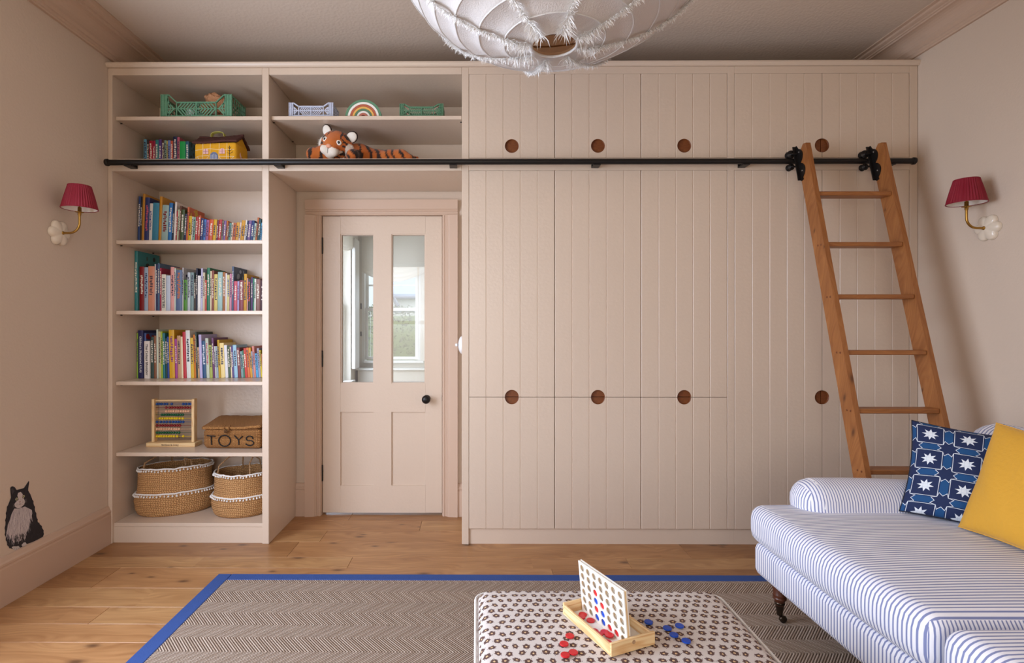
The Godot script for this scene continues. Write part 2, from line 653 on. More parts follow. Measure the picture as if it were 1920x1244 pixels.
func window_left() -> void:
	var w := struct_root("window_1", "tall white sash window in the wall beside the viewer", "window")
	var s := Shape.new()
	sash(s, Vector3(-2.4, 0.5, 0.0), Vector3(-2.4, 1.66, -2.2), 0.06, 2, 0, Vector3.FORWARD)
	part("lower_sash", s, "white_paint", w)
	s = Shape.new()
	sash(s, Vector3(-2.445, 1.6, 0.0), Vector3(-2.445, 2.75, -2.2), 0.06, 2, 0, Vector3.FORWARD)
	part("upper_sash", s, "white_paint", w)
	part("sill", Shape.new().span(Vector3(-2.38, 0.47, 0.02), Vector3(-2.15, 0.5, -2.22), 0.006), "white_paint", w)
	var w2 := struct_root("window_2", "added wide white sash window behind the viewer, holding the fill light", "window")  # unseen, made-up window that frames the added fill light
	s = Shape.new()
	sash(s, Vector3(-1.6, 0.3, 2.2), Vector3(0.5, 1.42, 2.2), 0.06, 3, 0, Vector3.RIGHT)
	part("lower_sash", s, "white_paint", w2)
	s = Shape.new()
	sash(s, Vector3(-1.6, 1.36, 2.245), Vector3(0.5, 2.45, 2.245), 0.06, 3, 0, Vector3.RIGHT)
	part("upper_sash", s, "white_paint", w2)


func door() -> void:
	# casing
	var s := Shape.new()
	var cas := [Vector2(0, 0), Vector2(0.103, 0), Vector2(0.103, 0.012), Vector2(0.098, 0.016), Vector2(0.09, 0.016), Vector2(0.088, 0.012), Vector2(0.078, 0.013), Vector2(0.074, 0.02), Vector2(0.068, 0.02), Vector2(0.062, 0.026), Vector2(0.054, 0.028), Vector2(0.0, 0.034)]
	var a := struct_root("trim", "moulded pink casing round the glazed door", "door casing")
	part("casing_leg", Shape.new().prism(poly(cas), 0, 2.051, Transform3D(Basis(Vector3.RIGHT, Vector3.BACK, Vector3.DOWN), Vector3(-1.164, 2.051, BACK))), "moulding", a)
	var flip := []
	for p in cas:
		flip.append(Vector2(-p.x, p.y))
	part("casing_leg", Shape.new().prism(poly(flip), 0, 2.051, Transform3D(Basis(Vector3.RIGHT, Vector3.BACK, Vector3.DOWN), Vector3(-0.126, 2.051, BACK))), "moulding", a)
	part("casing_head", Shape.new().prism(poly(flip), -1.164, -0.126, Transform3D(Basis(Vector3.UP, Vector3.BACK, Vector3.RIGHT), Vector3(0, 2.154, BACK))), "moulding", a)
	s = Shape.new()
	s.span(Vector3(-1.078, 0, BACK - 0.001), Vector3(-1.058, 2.066, BACK - 0.119))
	s.span(Vector3(-0.232, 0, BACK - 0.001), Vector3(-0.212, 2.066, BACK - 0.119))
	s.span(Vector3(-1.058, 2.054, BACK - 0.001), Vector3(-0.232, 2.066, BACK - 0.119))
	part("door_lining", s, "moulding", a)
	# leaf: stiles, rails, two glazed panes, two flat lower panels
	var d := struct_root("door_1", "pink panelled door with two tall glass panes and black knob", "door")
	var z0 := BACK - 0.014
	var z1 := z0 - 0.04
	s = Shape.new()
	s.span(Vector3(-1.0545, 0.014, z0), Vector3(-0.9325, 2.0515, z1), 0.0015)
	s.span(Vector3(-0.35, 0.014, z0), Vector3(-0.2345, 2.0515, z1), 0.0015)
	s.span(Vector3(-0.9325, 1.928, z0), Vector3(-0.35, 2.0515, z1))
	s.span(Vector3(-0.9325, 0.706, z0), Vector3(-0.35, 0.902, z1))
	s.span(Vector3(-0.9325, 0.014, z0), Vector3(-0.35, 0.2015, z1))
	s.span(Vector3(-0.703, 0.902, z0), Vector3(-0.5825, 1.928, z1))
	s.span(Vector3(-0.703, 0.2015, z0), Vector3(-0.5825, 0.706, z1))
	for e in [[-0.9325, -0.703], [-0.5825, -0.35]]:     # glazing beads
		for zz in [z0 - 0.006, z1 + 0.001]:
			var zb: float = zz - 0.008
			s.span(Vector3(e[0], 0.902, zz), Vector3(e[0] + 0.006, 1.928, zb))
			s.span(Vector3(e[1] - 0.006, 0.902, zz), Vector3(e[1], 1.928, zb))
			s.span(Vector3(e[0] + 0.006, 0.902, zz), Vector3(e[1] - 0.006, 0.908, zb))
			s.span(Vector3(e[0] + 0.006, 1.922, zz), Vector3(e[1] - 0.006, 1.928, zb))
	part("door_frame", s, "joinery", d)
	for e in [[-0.9325, -0.703], [-0.5825, -0.35]]:
		part("glass_pane", Shape.new().span(Vector3(e[0] + 0.001, 0.903, z0 - 0.018), Vector3(e[1] - 0.001, 1.927, z0 - 0.022)), "glass", d)
		part("panel", Shape.new().span(Vector3(e[0], 0.2015, z0 - 0.012), Vector3(e[1], 0.706, z1 + 0.012)), "joinery", d)
	for y in [1.848, 1.072, 0.288]:
		s = Shape.new().tube([Vector3(-1.0565, y - 0.05, z0 + 0.006), Vector3(-1.0565, y + 0.05, z0 + 0.006)], 0.0065, 10)
		s.span(Vector3(-1.0545, y - 0.048, z0 + 0.001), Vector3(-1.0515, y + 0.048, z0 + 0.004))
		for k in [-0.052, 0.052, -0.017, 0.017]:
			s.ball(Vector3(-1.0565, y + k, z0 + 0.006), Vector3(0.0075, 0.004, 0.0075), 10, 6)
		part("hinge", s, "black_metal", d)
	s = Shape.new().lathe([Vector2(0, 0), Vector2(0.025, 0), Vector2(0.026, 0.004), Vector2(0.012, 0.008), Vector2(0.01, 0.03), Vector2(0.018, 0.036), Vector2(0.027, 0.045), Vector2(0.029, 0.054), Vector2(0.026, 0.064), Vector2(0.016, 0.071), Vector2(0, 0.073)], 24, Transform3D(Basis(Vector3.RIGHT, Vector3.BACK, Vector3.DOWN), Vector3(-0.34, 0.798, z0)))
	part("door_knob", s, "black_metal", d)
	part("latch_keep", Shape.new().span(Vector3(-0.2343, 0.783, z0 + 0.002), Vector3(-0.226, 0.821, z0 + 0.009), 0.001), "black_metal", d)


# ---------------------------------------------------------------- the room seen through the door panes, with its bay, and the garden
func room_beyond() -> void:
	paint("cream_wall", rgb(214, 209, 196), 0.9)
	struct("floor", Shape.new().span(Vector3(-2.0, -0.02, -8.4), Vector3(1.6, 0.0, -3.722)), paint("beyond_floor", rgb(176, 150, 116), 0.5), "pale floor of the room behind the glazed door", "floor")
	var s := Shape.new()
	s.span(Vector3(-2.07, 0, -3.9), Vector3(-1.82, TOP, -6.2))
	s.span(Vector3(-2.07, 0, -6.2), Vector3(-1.82, 0.5, -7.72))
	s.span(Vector3(-2.07, 2.72, -6.2), Vector3(-1.82, TOP, -7.72))
	s.span(Vector3(-2.07, 0, -7.72), Vector3(-1.82, TOP, -8.45))
	struct("wall_beyond_side", s, "cream_wall", "cream side wall of the room behind the glazed door", "wall")
	s = Shape.new()
	s.span(Vector3(-1.82, 0, -8.2), Vector3(-1.76, TOP, -8.45))
	s.span(Vector3(-0.86, 0, -8.2), Vector3(1.5, TOP, -8.45))
	s.span(Vector3(-1.76, 0, -8.2), Vector3(-0.86, 0.76, -8.45))
	s.span(Vector3(-1.76, 2.72, -8.2), Vector3(-0.86, TOP, -8.45))
	struct("wall_beyond_end", s, "cream_wall", "cream end wall with the hedge window behind the glazed door", "wall")
	struct("wall_beyond_far_side", Shape.new().span(Vector3(1.4, 0, -3.9), Vector3(1.6, TOP, -8.45)), "cream_wall", "cream wall of the room behind the wardrobe", "wall")
	struct("ceiling", Shape.new().span(Vector3(-2.07, TOP, -3.9), Vector3(1.6, TOP + 0.2, -8.45)), "cream_wall", "white ceiling of the room behind the glazed door", "ceiling")
	# end window: two sashes with glazing bars, sill and panelled seat below
	var w := struct_root("window_3", "white sash window framing the hedge, seen through the door panes", "window")
	s = Shape.new()
	sash(s, Vector3(-1.72, 0.8, -8.26), Vector3(-0.9, 1.6, -8.26), 0.045, 0, 0, Vector3.RIGHT)
	part("lower_sash", s, "white_paint", w)
	s = Shape.new()
	sash(s, Vector3(-1.72, 1.56, -8.31), Vector3(-0.9, 2.7, -8.31), 0.045, 1, 2, Vector3.RIGHT)
	part("upper_sash", s, "white_paint", w)
	s = Shape.new().span(Vector3(-1.76, 0.76, -8.2), Vector3(-1.72, 2.72, -8.36))
	s.span(Vector3(-0.9, 0.76, -8.2), Vector3(-0.86, 2.72, -8.36))
	part("frame", s, "white_paint", w)
	part("sill", Shape.new().span(Vector3(-1.72, 0.755, -8.1), Vector3(-0.8, 0.79, -8.24), 0.006), "white_paint", w)
	part("glass_pane", Shape.new().span(Vector3(-1.7, 0.82, -8.262), Vector3(-0.92, 1.58, -8.258)), "glass", w)
	part("seat_board", Shape.new().span(Vector3(-1.80, 0.655, -7.95), Vector3(0.4, 0.685, -8.19), 0.006), "white_paint", w)
	part("seat_front", Shape.new().span(Vector3(-1.78, 0.003, -8.0), Vector3(0.38, 0.65, -8.03)), "cream_wall", w)
	w = struct_root("window_4", "bright white sash window in the side wall, seen through the door panes", "window")
	s = Shape.new()
	sash(s, Vector3(-1.93, 0.54, -6.24), Vector3(-1.93, 1.64, -7.68), 0.05, 0, 0, Vector3.FORWARD)
	part("lower_sash", s, "white_paint", w)
	s = Shape.new()
	sash(s, Vector3(-1.98, 1.6, -6.24), Vector3(-1.98, 2.7, -7.68), 0.05, 1, 1, Vector3.FORWARD)
	part("upper_sash", s, "white_paint", w)
	part("sill", Shape.new().span(Vector3(-1.95, 0.5, -6.16), Vector3(-1.76, 0.535, -7.76), 0.006), "white_paint", w)
	part("corner_post", Shape.new().span(Vector3(-1.815, 0.69, -7.74), Vector3(-1.755, 2.6, -8.0), 0.01), "white_paint", w)
	part("sash_catch", Shape.new().box(Vector3(-1.745, 1.62, -8.07), Vector3(0.02, 0.09, 0.02), 0.004).box(Vector3(-1.745, 1.2, -8.07), Vector3(0.02, 0.07, 0.02), 0.004), "black_metal", w)
	# relaxed roman blinds
	var cloth := paint("blind_linen", rgb(222, 216, 202), 0.95)
	cloth.backlight_enabled = true
	cloth.backlight = Color(0.5, 0.48, 0.44)
	cloth.cull_mode = BaseMaterial3D.CULL_DISABLED
	var swag := func(u: float, v: float, wide: float, top: float, low: float, ends: float) -> Vector3:
		var x := (u - 0.5) * wide
		var b := lerpf(ends, low, pow(sin(u * PI), 0.8))
		var f: float = clampf((v - 0.72) / 0.28, 0.0, 1.0)
		return Vector3(x, lerpf(top, b, v), 0.03 * f * absf(sin(f * PI * 3.0)) * sin(u * PI) + 0.01)
	var bl := part("roman_blind", Shape.new().sheet(24, 40, func(u, v): return swag.call(u, v, 0.98, 2.78, 2.0, 2.16), null, true), cloth, self, Vector3(-1.265, 0, -8.18))
	tag(bl, "cream swagged roman blind over the hedge window behind the door", "blind")
	bl = part("roman_blind", Shape.new().sheet(24, 40, func(u, v): return swag.call(u, v, 1.6, 2.78, 2.32, 2.46), null, true), cloth, self, Vector3(-1.8, 0, -6.96))
	bl.rotation.y = PI / 2
	tag(bl, "white gathered roman blind over the bright side window behind the door", "blind")
	# garden
	struct("ground", Shape.new().span(Vector3(-40, -0.6, -45), Vector3(30, -0.35, 20)), paint("lawn", rgb(120, 128, 92), 0.95), "garden ground outside the windows", "ground")
	var hedge := thing("hedge", "clipped green hedge outside the end window", "hedge", Vector3(-1.6, -0.35, -11.2))
	part("inner_growth", lump(Vector3(3.4, 1.02, 0.5), 21, 0.12, 14), paint("hedge_green", rgb(122, 136, 72), 0.9), hedge, Vector3(0, 0.9, 0))
	var leaf := paint("hedge_leaf", rgb(126, 142, 70), 0.6)
	leaf.vertex_color_use_as_albedo = true
	leaf.backlight_enabled = true
	leaf.backlight = Color(0.3, 0.35, 0.15)
	leaf.cull_mode = BaseMaterial3D.CULL_DISABLED
	var r := RandomNumberGenerator.new()
	r.seed = 14
	s = Shape.new().flat()
	for k in 5200:
		var p := Vector3(r.randf_range(-2.4, 2.4), 0, 0)
		var g := r.randf_range(-0.5, 1.75)
		p.y = 0.95 + sin(g) * 1.1 * r.randf_range(0.9, 1.05)
		p.z = cos(g) * 0.55 * r.randf_range(0.85, 1.15) + 0.02
		var d := Vector3(r.randf_range(-1, 1), r.randf_range(-0.4, 1), r.randf_range(0.1, 1.2)).normalized()
		var sd := d.cross(Vector3(r.randf_range(-1, 1), r.randf_range(-1, 1), r.randf_range(-1, 1))).normalized()
		var l := r.randf_range(0.05, 0.1)
		var t := rgb(150, 150, 96).lerp(rgb(232, 226, 150), r.randf() * r.randf())
		s.tint(t.srgb_to_linear())
		s.quad(p, p + d * l * 0.5 - sd * l * 0.2, p + d * l, p + d * l * 0.5 + sd * l * 0.2)
	part("leaves", s, "hedge_leaf", hedge).set_meta("kind", "stuff")
	# neighbouring house behind the hedge
	var h := thing("neighbour_house", "white rendered house with a grey roof beyond the hedge", "house", Vector3(-2.9, -0.35, -19))
	part("wall", Shape.new().span(Vector3(-3.2, 0, -3), Vector3(4.4, 2.75, 0)), paint("render", rgb(226, 224, 218), 0.9), h)
	var rf := Shape.new().prism(poly([Vector2(0.35, 2.75), Vector2(0.35, 2.85), Vector2(-1.5, 4.3), Vector2(-3.35, 2.85), Vector2(-3.35, 2.75)]), -3.4, 4.6, Transform3D(Basis(Vector3.BACK, Vector3.UP, Vector3.LEFT), Vector3.ZERO).scaled_local(Vector3(1, 1, -1)))
	part("roof", rf, paint("slate", rgb(150, 158, 168), 0.7), h)
	part("gutter", Shape.new().tube([Vector3(-3.4, 2.72, 0.38), Vector3(4.6, 2.72, 0.38)], 0.06, 10), paint("grey_plastic", rgb(110, 112, 116), 0.5), h)
	part("barge_board", Shape.new().span(Vector3(-0.3, 2.2, 0.2), Vector3(4.6, 2.28, 0.3)), "grey_plastic", h)
	var g := Shape.new().prism(poly([Vector2(-2.2, 2.4), Vector2(0.1, 2.4), Vector2(-1.05, 4.6)]), -1.0, 0.6)
	part("dormer_gable", g, "render", h)
	part("dormer_trim", Shape.new().tube([Vector3(0.2, 2.4, 0.62), Vector3(-1.05, 4.7, 0.62), Vector3(-2.3, 2.4, 0.62)], 0.07, 8), "grey_plastic", h)


# one tongue-and-grooved board of a door: front face at z = 0, x and y from its lower left corner; hole: centre and radius cut out of it
func board_shape(w: float, h: float, hole := Vector3.ZERO, lead := 0.003) -> Shape:
	var s := Shape.new()
	var x0 := lead
	var x1 := w - lead
	var left := [Vector2(x0, 0), Vector2(x0, h)]
	if hole == Vector3.ZERO:
		s.prism(poly([Vector2(x0, 0), Vector2(x1, 0), Vector2(x1, h), Vector2(x0, h)]), -0.022, 0)
	else:
		var c := Vector2(hole.x, hole.y)
		var r := hole.z
		if c.y - r > 0.0 and c.y + r < h and c.x > 0.02 and c.x < w - 0.02:       # a whole hole: two halves that meet on its axis
			var lo := [Vector2(c.x, 0)] + arc(c, r, -PI / 2, -PI * 1.5, 24) + [Vector2(c.x, h), Vector2(x0, h), Vector2(x0, 0)]
			s.prism(poly(lo), -0.022, 0)
			var hi := [Vector2(c.x, 0), Vector2(x1, 0), Vector2(x1, h), Vector2(c.x, h)] + arc(c, r, PI / 2, -PI / 2, 24)
			s.prism(poly(hi), -0.022, 0)
		elif absf(c.y) < 0.02:                                                     # half hole in the lower edge
			s.prism(poly([Vector2(x0, 0)] + arc(Vector2(c.x, 0), r, PI, 0, 24) + [Vector2(x1, 0), Vector2(x1, h), Vector2(x0, h)]), -0.022, 0)
		elif absf(c.y - h) < 0.02:                                                 # in the upper edge
			s.prism(poly([Vector2(x0, 0), Vector2(x1, 0), Vector2(x1, h)] + arc(Vector2(c.x, h), r, 0, -PI, 24) + [Vector2(x0, h)]), -0.022, 0)
		elif c.x > w * 0.5:                                                        # in the side edge towards +x
			x1 = w
			s.prism(poly([Vector2(x0, 0), Vector2(x1, 0)] + arc(Vector2(x1, c.y), r, -PI / 2, -PI * 1.5, 24) + [Vector2(x1, h), Vector2(x0, h)]), -0.022, 0)
		else:
			x0 = 0.0
			s.prism(poly([Vector2(x0, 0), Vector2(x1, 0), Vector2(x1, h), Vector2(x0, h)] + arc(Vector2(x0, c.y), r, PI / 2, -PI / 2, 24)), -0.022, 0)
	if x0 > 0.0:
		s.quad(Vector3(0, 0, -0.022), Vector3(0, 0, -lead), Vector3(0, h, -lead), Vector3(0, h, -0.022))
		s.quad(Vector3(0, 0, -lead), Vector3(x0, 0, 0), Vector3(x0, h, 0), Vector3(0, h, -lead))
		s.quad(Vector3(0, 0, -0.022), Vector3(x0, 0, -0.022), Vector3(x0, 0, 0), Vector3(0, 0, -lead))
		s.quad(Vector3(0, h, -lead), Vector3(x0, h, 0), Vector3(x0, h, -0.022), Vector3(0, h, -0.022))
	if x1 < w:
		s.quad(Vector3(w, 0, -lead), Vector3(w, 0, -0.022), Vector3(w, h, -0.022), Vector3(w, h, -lead))
		s.quad(Vector3(x1, 0, 0), Vector3(w, 0, -lead), Vector3(w, h, -lead), Vector3(x1, h, 0))
		s.quad(Vector3(x1, 0, -0.022), Vector3(w, 0, -0.022), Vector3(w, 0, -lead), Vector3(x1, 0, 0))
		s.quad(Vector3(x1, h, 0), Vector3(w, h, -lead), Vector3(w, h, -0.022), Vector3(x1, h, -0.022))
	return s


# a flush wooden cup behind a finger hole; from a0 to a1 round its centre
func cup_shape(r: float, a0: float, a1: float) -> Shape:
	var s := Shape.new()
	var whole := a1 - a0 > TAU - 0.1
	var n := 32 if whole else 16
	var rim := arc(Vector2.ZERO, r - 0.0004, a0, a1, n)
	if whole:
		rim.pop_back()
	s.prism(poly(rim), -0.0215, -0.013)
	s.smooth(0)
	for i in n:
		var p := Vector2.from_angle(lerpf(a0, a1, float(i) / n))
		var q := Vector2.from_angle(lerpf(a0, a1, float(i + 1) / n))
		var ro := r - 0.0003
		var ri := r - 0.0028
		s.quad(Vector3(q.x * ri, q.y * ri, -0.014), Vector3(p.x * ri, p.y * ri, -0.014), Vector3(p.x * ri, p.y * ri, -0.0015), Vector3(q.x * ri, q.y * ri, -0.0015))
		s.quad(Vector3(p.x * ri, p.y * ri, -0.0015), Vector3(p.x * ro, p.y * ro, -0.0015), Vector3(q.x * ro, q.y * ro, -0.0015), Vector3(q.x * ri, q.y * ri, -0.0015))
	return s


# a door of five boards between two corners; hole in unit coordinates, or none
func board_door(parent: Node3D, called: String, x0: float, y0: float, x1: float, y1: float, hole = null, a0 := 0.0, a1 := TAU) -> void:
	var g := 0.0016
	var d := bare(called, parent, Vector3(x0 + g, y0 + g, FRONT))
	var w := (x1 - x0 - 2 * g) / 5.0
	var h := y1 - y0 - 2 * g
	var plain := board_shape(w, h).mesh()
	for i in 5:
		var m: Mesh = plain
		if hole != null:
			var c := Vector2(hole.x - x0 - g - w * i, hole.y - y0 - g)
			if c.x > -0.01 and c.x < w + 0.01 and (c.x > 0.02 or i == 0) and (c.x < w - 0.02 or i == 4):
				m = board_shape(w, h, Vector3(c.x, c.y, 0.0412)).mesh()
		part("board", m, "joinery", d, Vector3(w * i, 0, 0))
	if hole != null:
		var c := Vector3(hole.x - x0 - g, hole.y - y0 - g, 0)
		if a1 - a0 < TAU - 0.1:
			c.x = clampf(c.x, 0, 5 * w)
			c.y = clampf(c.y, 0, h)
		part("finger_pull", cup_shape(0.0412, a0, a1), "finger_pull_oak", d, c)


func fitted_furniture() -> void:
	var zb := BACK + 0.004
	# crown strip along the top of all units
	var crown := [Vector2(0, 0), Vector2(0.012, 0.0), Vector2(0.018, 0.006), Vector2(0.022, 0.016), Vector2(0.022, 0.025), Vector2(-0.48, 0.025), Vector2(-0.48, 0.0)]
	struct("trim", Shape.new().prism(poly(crown), -2.189, 2.5995, Transform3D(Basis(Vector3.BACK, Vector3.UP, Vector3.LEFT), Vector3(0, 2.826, FRONT)).scaled_local(Vector3(1, 1, -1))), "joinery", "thin pink crown board along the top of the fitted furniture", "crown board")
	# bookcase
	var b := thing("bookcase", "tall pink fitted bookcase with books, baskets and an abacus", "bookcase", Vector3(0, 0, 0))
	part("side_panel", Shape.new().span(Vector3(-2.189, 0, FRONT), Vector3(-2.163, 2.826, zb), 0.002), "joinery", b)
	part("side_panel", Shape.new().span(Vector3(-1.27, 0, FRONT), Vector3(-1.23, 2.826, zb), 0.002), "joinery", b)
	part("back_panel", Shape.new().span(Vector3(-2.163, 0.0, zb + 0.012), Vector3(-1.27, 2.826, zb)), "joinery", b)
	part("top_rail", Shape.new().span(Vector3(-2.163, 2.785, FRONT), Vector3(-1.27, 2.826, zb + 0.012), 0.002), "joinery", b)
	part("middle_rail", Shape.new().span(Vector3(-2.163, 2.214, FRONT), Vector3(-1.27, 2.287, zb + 0.012), 0.002), "joinery", b)
	part("base_shelf", Shape.new().span(Vector3(-2.163, 0.095, FRONT - 0.016), Vector3(-1.27, 0.117, zb + 0.012), 0.002), "joinery", b)
	part("plinth", Shape.new().span(Vector3(-2.163, 0.0, FRONT - 0.017), Vector3(-1.27, 0.0945, FRONT - 0.035)), "joinery", b)
	for y in [2.552, 1.809, 1.386, 0.961, 0.534]:
		part("shelf", Shape.new().span(Vector3(-2.1615, y - 0.023, -3.185), Vector3(-1.2715, y, zb + 0.013), 0.003), "joinery", b)
	for y in [2.552, 1.809, 1.386, 0.961, 0.534]:
		for e in [[-2.163, -2.152], [-1.27, -1.281]]:
			for z in [-3.23, -3.55]:
				part("shelf_pin", Shape.new().tube([Vector3(e[0], y - 0.0265, z), Vector3(e[1], y - 0.0265, z)], 0.003, 8), "black_metal", b)
	# bridging shelf unit over the doorway
	var u := thing("bridging_shelf", "pink open shelf unit over the doorway with tiger and crates", "shelf unit")
	part("back_panel", Shape.new().span(Vector3(-1.229, 2.287, zb + 0.012), Vector3(-0.0855, 2.826, zb)), "joinery", u)
	part("top_rail", Shape.new().span(Vector3(-1.229, 2.785, FRONT), Vector3(-0.0855, 2.826, zb + 0.012), 0.002), "joinery", u)
	part("deck", Shape.new().span(Vector3(-1.229, 2.214, FRONT), Vector3(-0.0855, 2.287, zb + 0.0), 0.002), "joinery", u)
	part("shelf", Shape.new().span(Vector3(-1.2285, 2.529, -3.185), Vector3(-0.0865, 2.552, zb + 0.013), 0.003), "joinery", u)
	for e in [[-1.229, -1.218], [-0.0855, -0.0965]]:
		for z in [-3.22, -3.55]:
			part("shelf_pin", Shape.new().tube([Vector3(e[0], 2.525, z), Vector3(e[1], 2.525, z)], 0.003, 8), "black_metal", u)
	# wardrobe with three columns of doors
	var w := thing("wardrobe", "broad pink fitted wardrobe with nine grooved doors beside the doorway", "wardrobe")
	part("side_panel", Shape.new().span(Vector3(-0.085, 0, FRONT), Vector3(-0.044, 2.826, zb), 0.002), "joinery", w)
	part("side_panel", Shape.new().span(Vector3(1.482, 0.094, FRONT), Vector3(1.523, 2.826, zb), 0.002), "joinery", w)
	part("back_panel", Shape.new().span(Vector3(-0.044, 0, zb + 0.012), Vector3(1.482, 2.826, zb)), "joinery", w)
	part("top_rail", Shape.new().span(Vector3(-0.044, 2.785, FRONT), Vector3(1.482, 2.826, zb + 0.012), 0.001), "joinery", w)
	part("middle_rail", Shape.new().span(Vector3(-0.044, 2.214, FRONT), Vector3(1.482, 2.287, zb + 0.012), 0.001), "joinery", w)
	part("plinth", Shape.new().span(Vector3(-0.044, 0, FRONT - 0.012), Vector3(1.523, 0.093, FRONT - 0.03)), "joinery", w)
	part("base_shelf", Shape.new().span(Vector3(-0.044, 0.072, FRONT - 0.031), Vector3(1.482, 0.094, zb + 0.012)), "joinery", w)
	for i in 3:
		var x0 := -0.044 + 0.50867 * i
		var x1 := x0 + 0.50867
		var xc := (x0 + x1) / 2
		board_door(w, "upper_door", x0, 2.287, x1, 2.785, Vector2(xc, 2.359))
		board_door(w, "tall_door", x0, 0.873, x1, 2.214, Vector2(xc, 0.873), 0.0, PI)
		board_door(w, "lower_door", x0, 0.094, x1, 0.873, Vector2(xc, 0.873), -PI, 0.0)
	# wardrobe with a pair of doors
	var q := thing("wardrobe", "narrower pink fitted wardrobe with paired grooved doors behind the ladder", "wardrobe")
	part("side_panel", Shape.new().span(Vector3(2.552, 0, FRONT), Vector3(2.5985, 2.826, zb), 0.002), "joinery", q)
	part("back_panel", Shape.new().span(Vector3(1.523, 0, zb + 0.012), Vector3(2.552, 2.826, zb)), "joinery", q)
	part("top_rail", Shape.new().span(Vector3(1.523, 2.785, FRONT), Vector3(2.552, 2.826, zb + 0.012), 0.001), "joinery", q)
	part("middle_rail", Shape.new().span(Vector3(1.523, 2.214, FRONT), Vector3(2.552, 2.287, zb + 0.012), 0.001), "joinery", q)
	part("plinth", Shape.new().span(Vector3(1.5235, 0, FRONT - 0.012), Vector3(2.552, 0.093, FRONT - 0.03)), "joinery", q)
	part("base_shelf", Shape.new().span(Vector3(1.523, 0.072, FRONT - 0.031), Vector3(2.552, 0.094, zb + 0.012)), "joinery", q)
	var xm := 2.0375
	board_door(q, "upper_door", 1.523, 2.287, xm, 2.785, Vector2(xm, 2.359), PI / 2, PI * 1.5)
	board_door(q, "upper_door", xm, 2.287, 2.552, 2.785, Vector2(xm, 2.359), -PI / 2, PI / 2)
	board_door(q, "tall_door", 1.523, 0.094, xm, 2.214, Vector2(xm, 0.873), PI / 2, PI * 1.5)
	board_door(q, "tall_door", xm, 0.094, 2.552, 2.214, Vector2(xm, 0.873), -PI / 2, PI / 2)


const STRIPE := 0.0155     # along the sofa
const STRIPE_X := 0.0114   # across it


